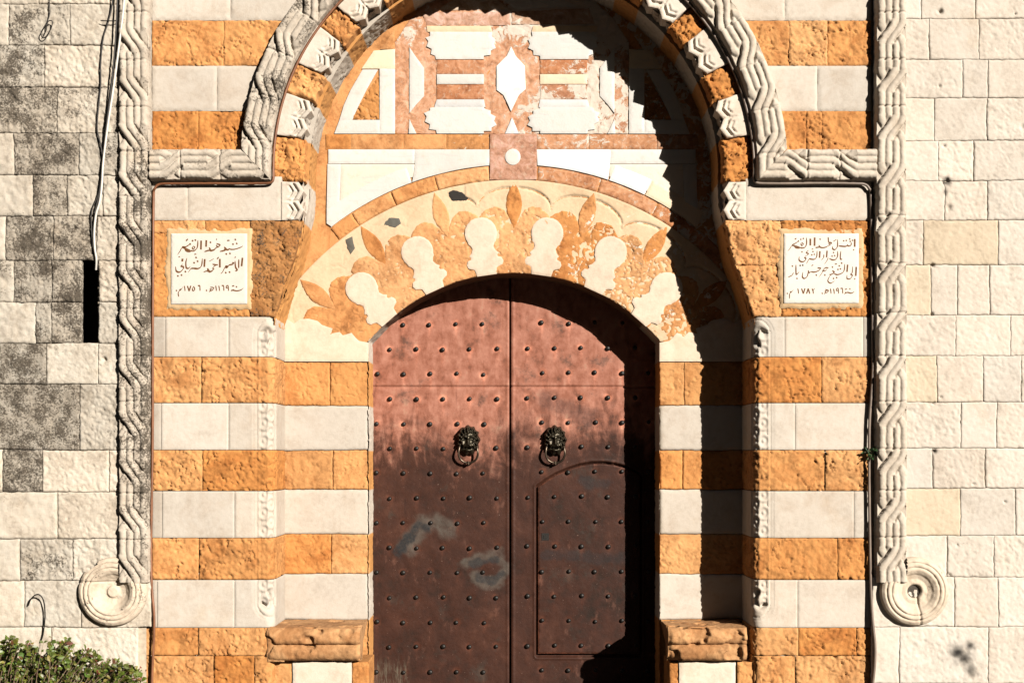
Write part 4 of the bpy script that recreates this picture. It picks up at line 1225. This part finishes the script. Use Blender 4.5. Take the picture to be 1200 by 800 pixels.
def lion_knocker(px, py, d, parent, turn):
    # head: relief of mane, brow, muzzle on an oval boss (units: photo pixels)
    mb = MB()
    nr, na = 34, 96
    th = np.linspace(0, 2 * math.pi, na + 1); rr = np.linspace(0, 1, nr)
    TH, RR = np.meshgrid(th, rr)
    ou = 13.2 * (1 + .07 * np.cos(TH * 11)) ; ov = 16.5 * (1 + .06 * np.cos(TH * 11 + 1))
    u = ou * RR * np.cos(TH); v = ov * RR * np.sin(TH) + 1.0
    v = np.where(v < 0, v * 1.12, v)
    g = lambda cu, cv, su, sv: np.exp(-((u - cu) / su) ** 2 - ((v - cv) / sv) ** 2)
    h = 9.0 * np.sqrt(np.clip(1 - RR ** 2.4, 0, 1))
    mane = sst(.50, .68, RR) * sst(1.02, .9, RR) * (v > -9)
    h = h + mane * (2.4 * np.cos(TH * 16 + RR * 7) + 1.2 * np.cos(RR * 22))
    h = h + 2.6 * g(-4.2, 4.4, 3.0, 1.4) + 2.6 * g(4.2, 4.4, 3.0, 1.4)        # brows
    h = h - 3.4 * g(-4.0, 2.0, 2.2, 1.3) - 3.4 * g(4.0, 2.0, 2.2, 1.3)        # eye sockets
    h = h + 1.6 * g(-4.0, 1.9, 1.0, .8) + 1.6 * g(4.0, 1.9, 1.0, .8)          # eyes
    h = h + 4.2 * g(0, -.6, 1.7, 4.0) + 3.0 * g(0, -4.0, 2.8, 1.3)            # nose
    h = h + 3.2 * g(-2.9, -6.2, 2.6, 1.9) + 3.2 * g(2.9, -6.2, 2.6, 1.9)      # muzzle
    h = h - 3.2 * g(0, -9.0, 4.6, 1.0) + 2.8 * g(0, -11.6, 3.2, 1.7)          # mouth and chin
    h = h + 2.0 * g(-6.8, -3.2, 2.0, 3.2) + 2.0 * g(6.8, -3.2, 2.0, 3.2)      # cheeks
    h = h + 2.4 * g(-8.8, 10.5, 2.2, 2.4) + 2.4 * g(8.8, 10.5, 2.2, 2.4)      # ears
    h = h + 3.0 * g(0, 11.5, 2.0, 4.0) + 2.2 * g(-3.8, 12.5, 1.5, 3.4) + 2.2 * g(3.8, 12.5, 1.5, 3.4)
    sp = S * DG
    cen = W(px, py, d)
    X = cen.x + u * sp; Z = cen.z + v * sp; Y = d - .004 - h * sp
    v_ = np.stack([X, Y, Z], -1)
    mb.add(v_.reshape(-1, 3), gridquads(nr, na + 1)[:, ::-1], (1, 1, 1), (0, 0, 0), True)
    rim = v_[-1]; bk = rim.copy(); bk[:, 1] = d + .01
    ii = np.arange(na)
    mb.add(np.concatenate([rim, bk]), np.stack([ii, ii + 1, na + 1 + ii + 1, na + 1 + ii], 1), (1, 1, 1), (0, 0, 0), True)
    hd = mb.build('lion_knocker', M_BRONZE, parent)
    mb = MB()
    pts = [(-9.6, -4.5, 5), (-10.6, -10, 7.5), (-11.2, -16, 8), (-9.0, -22, 7), (-4.5, -25.3, 6.3), (0, -26.2, 6), (4.5, -25.3, 6.3), (9.0, -22, 7), (11.2, -16, 8), (10.6, -10, 7.5), (9.6, -4.5, 5)]
    P = [Vector((cen.x + a * sp, d - c * sp, cen.z + b * sp)) for a, b, c in pts]
    tube(mb, crom(P, 6), 1.25 * sp, 8)
    tube(mb, [Vector((cen.x, d - 6 * sp, cen.z - 24.2 * sp)), Vector((cen.x, d - 6 * sp, cen.z - 28.2 * sp))], 1.6 * sp, 10)
    for sg in (-1, 1):
        tube(mb, [Vector((cen.x + sg * 6.5 * sp, d - 5.5 * sp, cen.z - 4.2 * sp)), Vector((cen.x + sg * 11.8 * sp, d - 5.5 * sp, cen.z - 4.2 * sp))], 1.4 * sp, 8)
    mb.build('knocker_ring', M_RING, hd)
def door_leaf(label, x0, x1, studs, kx):
    t = thing('door_leaf', (float(wx((x0 + x1) / 2, DD)), DD, 0), label, 'door', 'leaves of the double copper door')
    cut = WICK if x0 > 560 else None
    base = [s_ for s_ in studs if not (cut and inside(np.array([s_]), np.array(cut))[0])]
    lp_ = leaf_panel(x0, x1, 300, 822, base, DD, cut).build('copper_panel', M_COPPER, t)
    for x, y in base:
        near = cut is not None and seg_dist(np.array([[x, y]]), np.array(cut))[0] < 3.5
        if not near and not (abs(x - kx) < 16 and -18 < y - 518 < 26): put_stud(x, y, DD, t)
    lion_knocker(kx, 516, DD - .003, t, 0)
    if cut:
        mb = MB()
        ax = lambda X, Z, a: door_aux(600 + X / (S * DG), HZ - (Z - EYE) / (S * DG))
        ins_st = [s_ for s_ in studs if inside(np.array([s_]), np.array(cut))[0] and seg_dist(np.array([s_]), np.array(cut))[0] > 2.5]
        hfw = lambda X, Z: door_h(600 + X / (S * DG), HZ - (Z - EYE) / (S * DG), ins_st)
        c = np.array(WICK); cc = c.mean(0)
        slab(mb, cc + (c - cc) * .985, DD, .006, .03, 'flat', (1, 1, 1), joint=.006, rnd=.008, res=.0095, hf=hfw, auxf=ax, jitter=0)
        V0 = mb.v[0]
        eg = .8 * sst(.016, .004, seg_dist(V0[:, [0, 2]], np.stack([wx((cc + (c - cc) * .985)[:, 0], DD), wz((cc + (c - cc) * .985)[:, 1], DD)], 1)))[:, None]
        mb.c[0] = ALB * np.maximum(halo(600 + V0[:, 0] / (S * DG), HZ - (V0[:, 2] - EYE) / (S * DG), ins_st), eg); mb.c[1] = mb.c[1] * 0 + .5 * ALB
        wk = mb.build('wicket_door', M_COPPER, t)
        for x, y in ins_st: put_stud(x, y, DD - .006, wk)
        mb = MB()
        for r_, hh in ((4.2, .010), (2.0, .013)):
            slab(mb, [(639 - r_, 628.5 - r_), (639 + r_, 628.5 - r_), (639 + r_, 628.5 + r_), (639 - r_, 628.5 + r_)], DD, hh, .02, 'flat', (1, 1, 1), jitter=0)
        mb.build('lock_plate', M_IRON, wk)
    return t
door_leaf('studded rust-brown copper door leaf with grey smears, left of the middle seam', 424, 597.6, STUD_L, 549)
door_leaf('studded rust-brown copper door leaf with a small arched wicket door in it', 598.6, 782, STUD_R, 650.5)

# ------------------------------------------------------------------ marble plaques and their lettering
def strokes(off, sc, lst):
    return [([(off[0] + x / sc, off[1] + y / sc) for x, y in pts], w / sc) for pts, w in lst]
def dots(off, sc, lst, w=30):
    return [([(off[0] + x / sc - w * .32 / sc, off[1] + y / sc + w * .22 / sc), (off[0] + x / sc + w * .32 / sc, off[1] + y / sc - w * .22 / sc)], w * .88 / sc) for x, y in lst]
K = 1200 / 92
def lettering(mb, items, d):
    zs = 0
    for pts, w in items:
        zs += 1
        P = crom([Vector((x, y, 0)) for x, y in pts], 7)
        n = len(P); L = []; R = []
        for i in range(n):
            t = (P[min(i + 1, n - 1)] - P[max(i - 1, 0)])
            if t.length < 1e-6: t = Vector((1, 0, 0))
            t.normalize()
            nrm = Vector((-t.y, t.x, 0))
            ang = abs(t.x * math.sin(math.radians(52)) + t.y * math.cos(math.radians(52)))      # broad-nib pen
            u = i / (n - 1)
            tp = min(1, .45 + 3.2 * min(u, 1 - u)) if n > 9 else 1
            hw = w * .5 * (.42 + .58 * ang if n > 9 else 1) * tp
            L.append(P[i] + nrm * hw); R.append(P[i] - nrm * hw)
        V = [tuple(W(q.x, q.y, d - .0012 - .00005 * (zs % 9))) for q in L + R]
        V += [tuple(W(q.x, q.y, d + .002)) for q in L + R]
        F = [(i, i + 1, n + i + 1, n + i) for i in range(n - 1)]
        F += [(i, 2 * n + i, 2 * n + i + 1, i + 1) for i in range(n - 1)] + [(n + i, n + i + 1, 3 * n + i + 1, 3 * n + i) for i in range(n - 1)]
        mb.add(V, np.array(F), (1, 1, 1), (0, 0, 0), False)
def plaque(x0, x1, y0, y1, items, label):
    t = thing('plaque', tuple(W((x0 + x1) / 2, y1, -.02)), label, 'plaque', 'inscribed plaques either side of the arch')
    mb = MB()
    slab(mb, [(x0, y0), (x1, y0), (x1, y1), (x0, y1)], -.020, 0, .05, 'flat', (1, 1, 1), joint=.004, rnd=.004, res=.012, jitter=0)
    pl = mb.build('marble_slab', M_PLAQUE, t)
    for line in items:
        mb = MB()
        lettering(mb, line, -.0195)
        mb.build('lettering', M_INK, t)
    mb = MB()
    q = [(x0 - 6, y0 - 5), (x0 + 25, y0 - 7), (x0 + 60, y0 - 4), (x1 + 5, y0 - 6), (x1 + 7, y0 + 40), (x1 + 4, y1 + 6), (x0 + 40, y1 + 7), (x0 - 5, y1 + 6), (x0 - 7, y0 + 45)]
    slab(mb, q, -.004, .004, .05, 'smooth', (.64, .44, .24), .05, .25, joint=.012, rnd=.02, wob=.018, res=.012, amp=2.2)
    mb.build('mortar_bed', M_CREAM, t)
LW = 27
l1 = strokes((200, 270), K, [
 ([(1105, 238), (1055, 264), (985, 286), (930, 290), (895, 282)], 22), ([(895, 268), (888, 292), (858, 294), (842, 280)], 30), ([(842, 268), (835, 292), (812, 294)], 30), ([(818, 252), (846, 290), (812, 308), (752, 322)], 30),
 ([(700, 198), (752, 222), (738, 246), (700, 262), (690, 278)], 24), ([(712, 208), (700, 235), (735, 250)], 18), ([(690, 262), (668, 292), (622, 308), (590, 298)], 34), ([(588, 258), (602, 296), (560, 310), (515, 325)], 28),
 ([(545, 148), (541, 250)], LW), ([(466, 155), (462, 292)], LW), ([(416, 152), (412, 232), (398, 275), (362, 308), (318, 318)], LW),
 ([(352, 238), (330, 262), (348, 286), (368, 264), (352, 238)], 22), ([(330, 300), (290, 320), (245, 310), (215, 276)], 34), ([(300, 208), (262, 232), (225, 252), (180, 252), (238, 282), (300, 300)], 26),
 ([(205, 248), (165, 275), (142, 318), (104, 372)], 24), ([(262, 130), (235, 160)], 20), ([(705, 125), (700, 148)], 12), ([(862, 156), (900, 152)], 20)])
l1 += dots((200, 270), K, [(988, 140), (953, 210), (1010, 200), (850, 360), (906, 352), (608, 182), (335, 158), (378, 148), (298, 208)])
l2 = strokes((200, 296), K, [
 ([(1098, 78), (1084, 208)], LW), ([(1042, 100), (1040, 180), (1040, 238)], LW), ([(984, 126), (992, 220), (1018, 268), (985, 280)], LW), ([(990, 58), (982, 82)], 14),
 ([(938, 150), (962, 160), (945, 178), (900, 188), (865, 215)], 28), ([(835, 200), (872, 214), (858, 228), (828, 216)], 30), ([(838, 205), (810, 262), (790, 300), (765, 322)], 22),
 ([(752, 95), (752, 226)], LW), ([(735, 68), (708, 98)], 18), ([(662, 90), (620, 116), (586, 134)], 14),
 ([(638, 176), (690, 186), (722, 184)], 24), ([(700, 186), (660, 215), (645, 240), (668, 250)], 22), ([(664, 246), (630, 280), (595, 290), (572, 262), (566, 236)], 34), ([(596, 288), (548, 282), (502, 296)], 22),
 ([(521, 98), (514, 218)], LW), ([(484, 90), (476, 180), (450, 228), (400, 246), (340, 242)], LW), ([(425, 232), (415, 246), (380, 240), (350, 240), (310, 246), (268, 302)], 26),
 ([(248, 82), (232, 150), (238, 228), (270, 240), (302, 212)], LW), ([(182, 92), (176, 136)], 30), ([(186, 172), (158, 206), (190, 214), (192, 246), (140, 296), (88, 282), (74, 214)], 28), ([(362, 26), (392, 22)], 16), ([(120, 66), (142, 62)], 16)])
l2 += dots((200, 296), K, [(388, 75), (358, 155), (412, 132), (225, 290), (110, 356), (166, 343), (842, 306), (900, 298)])
def digits(off, lst, w=20):
    o = []
    for ch, x, y in lst:      # x,y centre top region, glyph about 40 x 85
        G = {'1': [[(-6, -40), (2, 0), (6, 42)]], '2': [[(-18, -40), (-2, -18), (16, -30), (20, -42)], [(-14, -34), (0, 0), (4, 42)]], '5': [[(4, -36), (-18, 2), (-8, 34), (16, 24), (14, -6), (-2, -34)]],
             '6': [[(-20, -38), (10, -42)], [(10, -44), (12, 0), (14, 42)]], '7': [[(-26, -40), (0, 40)], [(0, 40), (26, -42)]], '8': [[(0, -40), (-26, 40)], [(0, -40), (24, 40)]],
             '9': [[(14, -8), (-12, -6), (-14, -34), (8, -40), (14, -20)], [(14, -34), (16, 0), (18, 42)]]}[ch]
        o += [([(x + a, y + b) for a, b in g_], w) for g_ in G]
    return strokes(off, K, o)
l3 = strokes((200, 326), K, [([(1112, 148), (1070, 180), (1010, 192), (950, 184), (918, 200)], 22), ([(962, 168), (955, 186)], 18), ([(940, 172), (932, 190)], 16), ([(938, 122), (972, 112)], 18),
 ([(606, 130), (656, 146), (650, 172), (612, 184), (606, 158), (640, 160)], 18), ([(640, 180), (588, 204)], 14), ([(188, 132), (150, 182), (140, 170), (168, 168)], 20), ([(150, 178), (122, 205), (116, 240), (124, 282)], 20)])
l3 += digits((200, 326), [('1', 693, 152), ('1', 741, 152), ('6', 800, 152), ('9', 866, 152), ('6', 436, 152), ('5', 350, 156), ('7', 282, 156), ('1', 214, 154)])
l3 += dots((200, 326), K, [(1005, 130), (88, 188), (548, 186)], 26)
plaque(200.5, 289.5, 273.5, 356, [l1, l2, l3], 'white inscribed plaque with two text lines over a date, beside the dark stained stone')
r1 = strokes((917, 270), K, [
 ([(1104, 130), (1104, 252)], LW), ([(1096, 286), (1080, 304)], 16), ([(1052, 182), (1046, 226), (1010, 238), (985, 216)], 24), ([(1000, 228), (960, 244), (900, 240), (860, 236)], 26),
 ([(842, 138), (842, 225), (832, 262), (800, 294), (768, 280), (766, 246)], 24), ([(822, 140), (778, 168)], 12),
 ([(699, 105), (704, 180)], 18), ([(706, 178), (748, 192), (730, 216), (696, 238)], 24), ([(716, 182), (712, 214)], 20), ([(706, 230), (660, 256), (605, 264), (570, 250), (556, 222)], 24), ([(566, 254), (506, 264)], 20),
 ([(492, 108), (490, 236)], LW), ([(426, 126), (426, 230)], LW), ([(366, 112), (368, 200), (345, 255), (300, 268), (278, 262)], 25), ([(300, 184), (282, 206), (300, 232), (318, 210), (300, 184)], 20),
 ([(288, 256), (250, 268), (205, 260), (180, 222)], 28), ([(246, 162), (205, 192), (150, 222), (205, 240), (262, 250)], 22), ([(168, 216), (130, 250), (112, 280), (82, 316)], 20), ([(212, 118), (188, 138)], 18)])
r1 += dots((917, 270), K, [(575, 134), (1028, 132), (1070, 152), (935, 158), (975, 154), (1036, 168), (280, 136), (318, 124), (244, 164)], 26)
r2 = strokes((917, 290), K, [
 ([(892, 55), (884, 130), (888, 176), (915, 178)], 24), ([(842, 55), (842, 130), (815, 178), (770, 190), (715, 168)], 24), ([(700, 152), (680, 200), (640, 252)], 18), ([(682, 48), (674, 152)], 22),
 ([(632, 106), (628, 152), (594, 192)], 20), ([(572, 55), (566, 158)], 24), ([(530, 50), (522, 140), (490, 178), (440, 178), (408, 168)], 24), ([(418, 160), (395, 195), (366, 246)], 18),
 ([(398, 44), (364, 76), (396, 98), (362, 128)], 22), ([(362, 120), (340, 152), (358, 168), (338, 206), (292, 218), (254, 190), (256, 138)], 24), ([(446, 26), (470, 20)], 14)])
r2 += dots((917, 290), K, [(780, 76), (758, 132), (798, 124), (466, 62), (448, 112), (486, 104), (298, 66), (270, 276), (310, 270), (902, 238)], 25)
r3 = strokes((917, 306), K, [
 ([(1128, 86), (1120, 226)], 26), ([(1112, 262), (1096, 278)], 16), ([(1072, 82), (1066, 170), (1044, 198), (1068, 220), (1034, 268), (988, 264), (986, 212)], 22),
 ([(996, 52), (986, 164)], 24), ([(952, 42), (942, 140), (905, 184), (838, 206), (785, 188)], 24), ([(762, 142), (790, 172), (740, 204), (720, 200)], 26), ([(742, 206), (704, 262), (696, 306), (736, 336), (795, 302)], 20),
 ([(705, 100), (655, 102), (618, 142), (640, 152)], 24), ([(690, 108), (660, 142), (625, 148), (596, 190), (552, 250)], 18), ([(590, 108), (536, 102)], 22), ([(588, 110), (548, 146), (490, 166), (430, 160)], 24),
 ([(432, 162), (408, 176), (392, 140)], 22), ([(400, 142), (390, 190), (372, 240), (332, 264), (304, 236), (312, 168)], 24), ([(206, 55), (206, 150), (214, 202), (258, 160)], 25), ([(168, 172), (146, 214), (84, 246)], 22), ([(444, 70), (470, 56)], 14), ([(800, 46), (832, 40)], 16)])
r3 += dots((917, 306), K, [(868, 72), (848, 126), (886, 118), (765, 90), (905, 30), (780, 264), (828, 250), (648, 212), (518, 213), (222, 264), (270, 66), (310, 62), (152, 75)], 27)
r4 = strokes((917, 328), K, [([(1098, 178), (1050, 202), (990, 190), (942, 218)], 22), ([(968, 182), (960, 200)], 16), ([(954, 144), (985, 136)], 16), ([(656, 140), (702, 162), (690, 186), (660, 192), (656, 160), (690, 168)], 18),
 ([(656, 192), (640, 214)], 12), ([(166, 150), (132, 190), (122, 178), (140, 174)], 18), ([(132, 188), (110, 214), (108, 286)], 18)])
r4 += digits((917, 328), [('6', 908, 168), ('9', 840, 168), ('1', 786, 172), ('1', 737, 168), ('2', 468, 170), ('8', 394, 170), ('7', 318, 170), ('1', 240, 168)], 19)
r4 += dots((917, 328), K, [(1030, 136), (608, 204), (75, 206)], 24)
plaque(919, 1006.5, 273.5, 355, [r1, r2, r3, r4], 'white inscribed plaque with three text lines over a date, nearer the clean cream wall')

# ------------------------------------------------------------------ cables, hooks
def cable(name, pts, r, mat, label, cat='cable', k=8):
    mb = MB()
    P = [W(x, y, d) for x, y, d in pts]
    tube(mb, crom(P, k), r, 8)
    o = mb.build(name, mat)
    return tag(o, label, cat)
wig = lambda x, a=.6: x + random.uniform(-a, a)
cable('cable', [(147, -60, -.10), (145.5, 0, -.10), (140, 50, -.10), (133.5, 100, -.095), (126, 150, -.09), (121, 190, -.085), (119.5, 215, -.085), (117, 236, -.08), (112.5, 252, -.08), (110.5, 272, -.075), (111, 290, -.07), (113, 304, -.06), (112.5, 316, -.03)], .0085, M_WHITEPVC, 'thick white cable hanging down the grey wall into the slot window')
cable('cable', [(135, -60, -.075), (132, 0, -.075), (127, 25, -.07), (121, 45, -.065), (118, 75, -.06), (118, 100, -.06), (115, 130, -.06), (114, 152, -.06), (118, 170, -.065), (121, 195, -.075), (116, 225, -.075), (108, 245, -.065), (107, 262, -.06), (109, 290, -.06)], .0055, M_BLACKPVC, 'thin dark wire bowing away to the left of the thick white cable')
cable('cable', [(138, -60, -.10), (137.5, 0, -.10), (135, 50, -.10), (130.5, 100, -.095), (124.5, 150, -.09), (121, 186, -.085), (117, 222, -.08), (111, 250, -.075)], .006, M_BLACKPVC, 'thin black wire running straight beside the thick white cable')
cable('iron_pin', [(118, 24.5, -.07), (130, 24.8, -.08), (143, 24.2, -.06)], .0045, M_IRON, 'short thin iron rod crossing behind the white cable near the top', 'rod')
cable('hanging_wire', [(58, -50, -.06), (58, 0, -.065), (58.5, 14, -.065), (56, 24, -.07), (51, 33, -.075), (48, 39, -.075), (49.5, 44, -.07), (54, 43, -.07), (60, 33, -.07), (61, 25, -.075), (56, 26, -.075), (54, 36, -.07), (51, 41, -.068)], .0042, M_IRON, 'thin looped wire dangling on the stained wall at top left', 'wire', 7)
cable('bent_wire', [(33, 709, -.06), (36, 702, -.085), (41, 697, -.10), (46, 696.5, -.10), (50.5, 702, -.09), (52.5, 714, -.075), (52.5, 726, -.07), (50.5, 742, -.06), (47.5, 752, -.055)], .0055, M_IRON, 'thin bent wire hook on the wall above the green shrub', 'wire')
# cables that follow the inner edge of the rope moulding
def follow(m):
    p = []
    for a in np.linspace(88, 0, 34):
        t = math.radians(a); p.append((CX + m * (R_V - 2.4) * math.cos(t), YC - (R_V - 2.4) * math.sin(t), -.035))
    p += [(CX + m * 281.7, 209.5, -.035), (CX + m * 285.5, 214.3, -.035)]
    for x in (300, 325, 350, 375, 400): p.append((CX + m * x, 215 + random.uniform(-.3, .3), -.035))
    return p
pl_ = follow(-1) + [(187, 216, -.03), (181.5, 221, -.03), (180, 232, -.02), (179.5, 300, -.02), (179, 380, -.02), (179, 460, -.02), (178.6, 540, -.02), (177.5, 600, -.02), (177, 650, -.02), (178, 690, -.03), (180.5, 718, -.045), (180.5, 745, -.045), (179, 775, -.04), (178, 805, -.04), (178, 830, -.04)]
cable('cable', pl_, .0105, M_COPPERWIRE, 'copper-brown cable following the inner edge of the left rope moulding to the ground', k=4)
pr_ = follow(1) + [(1013, 216, -.03), (1018.5, 221, -.03), (1020.5, 232, -.02), (1021.5, 300, -.02), (1022.5, 380, -.03), (1023, 430, -.03), (1020.5, 470, -.03), (1018.8, 500, -.03), (1018.5, 560, -.03), (1019.5, 640, -.03), (1020.5, 690, -.03), (1023, 730, -.05), (1025.5, 755, -.06), (1025, 780, -.06), (1022.5, 805, -.05), (1022, 830, -.05)]
cable('cable', pr_, .0115, M_GREYPVC, 'grey-brown cable following the inner edge of the right rope moulding', k=4)

# ------------------------------------------------------------------ plants
def leaf_faces(mb, p, dirv, size, col):
    up = Vector((random.gauss(0, 1), random.gauss(-.8, .6), random.gauss(.5, .6)))
    d_ = dirv.normalized(); side = d_.cross(up)
    if side.length < 1e-3: side = Vector((1, 0, 0))
    side.normalize(); nr = side.cross(d_)
    w = size * random.uniform(.26, .36)
    pts = [p, p + d_ * size * .35 + side * w + nr * size * .08, p + d_ * size * .75 + side * w * .7 + nr * size * .04, p + d_ * size - nr * size * .12,
           p + d_ * size * .75 - side * w * .7 + nr * size * .04, p + d_ * size * .35 - side * w + nr * size * .08, p + d_ * size * .4, p + d_ * size * .75]
    mb.add([tuple(q) for q in pts], [np.array([(0, 1, 6), (0, 6, 5), (7, 2, 3), (7, 3, 4)]), np.array([(1, 2, 7, 6), (6, 7, 4, 5)])], col, (0, 0, 0), False)
def shrub():
    random.seed(21)
    t = thing('flowering_shrub', (float(wx(40)), -.4, 0), 'leafy green shrub with small reddish buds at the foot of the grey wall', 'shrub')
    nb = []
    topline = lambda x: float(np.interp(x, [-120, -60, 0, 12, 24, 34, 46, 56, 70, 80, 92, 104, 118, 130, 145, 156, 166, 176], [752, 748, 757, 742, 753, 747, 768, 762, 745, 747, 760, 757, 772, 768, 780, 776, 790, 812]))
    fol, stem = MB(), MB()
    for k in range(270):
        x = random.uniform(-120, 172)
        dep = random.uniform(-.62, -.16)
        yt = topline(x) + abs(random.gauss(0, 1)) * 13 - 2 * (random.random() < .2)
        sc = (D + dep) / D
        tip = Vector((float(wx(x)) * sc, dep, EYE + (HZ - yt) * S * sc))
        base = Vector((float(wx(np.clip(x * .6 + 20, -100, 130))) + random.uniform(-.1, .1), -.4 + random.uniform(-.08, .08), random.uniform(0, .08)))
        mid = base.lerp(tip, .5) + Vector((random.gauss(0, .05), random.gauss(0, .05), .02))
        path = crom([base, mid, tip], 6)
        tube(stem, path, [.006 - .0045 * i / (len(path) - 1) for i in range(len(path))], 5)
        nl = random.randint(16, 26)
        for j in range(nl):
            u = 1 - random.random() ** 1.4 * .75
            i = min(int(u * (len(path) - 1)), len(path) - 2)
            p = path[i].lerp(path[i + 1], u * (len(path) - 1) - i)
            ax = (path[i + 1] - path[i]).normalized()
            dv = (ax * .5 + Vector((random.gauss(0, .8), random.gauss(0, .8), random.gauss(0, .6)))).normalized()
            g = random.random()
            c = (.10 + .11 * g, .14 + .11 * g, .022 + .018 * g)
            if random.random() < .10: c = (.36, .33, .08)
            if random.random() < .05: c = (.16, .06, .03)
            c = tuple(q * random.uniform(.75, 1.15) for q in c)
            leaf_faces(fol, p, dv, random.choice((.024, .032, .040, .048, .058)), c)
        if random.random() < .22:
            for j in range(random.randint(1, 2)):
                p = tip + Vector((random.gauss(0, .02), random.gauss(0, .02), random.gauss(0, .015)))
                bud = MB(); nb.append(bud)
                for q in range(4): leaf_faces(bud, p, Vector((random.gauss(0, 1), random.gauss(0, 1), random.gauss(.3, .7))), .018, (.34, .09, .06))
    for k in range(26):
        x = random.uniform(-60, 160); yt = topline(x) - random.uniform(4, 20)
        b0 = Vector((float(wx(x + random.uniform(-12, 12))), random.uniform(-.6, -.2), EYE + (HZ - topline(x) - 40) * S))
        tp = Vector((float(wx(x)), b0.y + random.uniform(-.08, .08), EYE + (HZ - yt) * S))
        P = crom([b0, b0.lerp(tp, .5) + Vector((random.gauss(0, .02), 0, 0)), tp], 5)
        tube(stem, P, [.0032 - .0018 * i / (len(P) - 1) for i in range(len(P))], 5)
        for j in range(random.randint(3, 8)):
            leaf_faces(fol, P[random.randint(4, len(P) - 1)], Vector((random.gauss(0, 1), random.gauss(0, .6), random.gauss(.2, .7))), random.uniform(.02, .038), (.15, .19, .04))
    stem.build('stem', M_STEM, t); fol.build('foliage', M_LEAF, t)
    for b in nb[:60]: b.build('bud', M_LEAF, t)
shrub()
def tuft(px, py, d, n, size, label):
    random.seed(int(px))
    t = thing('wall_plant', tuple(W(px, py, d)), label, 'plant')
    fol, stem = MB(), MB()
    o = W(px, py, d + .04)
    for k in range(n):
        dv = Vector((random.gauss(0, .8), random.uniform(-1, -.2), random.gauss(.1, .9))).normalized()
        tip = o + dv * size * random.uniform(.5, 1)
        tube(stem, [o, o.lerp(tip, .5) + Vector((0, 0, .008)), tip], .0018, 4)
        for j in range(5):
            c = random.random(); leaf_faces(fol, o.lerp(tip, random.uniform(.35, 1)), dv + Vector((random.gauss(0, .6), random.gauss(0, .4), random.gauss(0, .6))), random.uniform(.022, .036), (.03 + .03 * c, .085 + .05 * c, .03 + .01 * c))
    stem.build('stem', M_STEM, t); fol.build('foliage', M_LEAF, t)
tuft(1022, 531, -.05, 16, .085, 'small dark green plant rooted in the joint beside the right rope moulding')
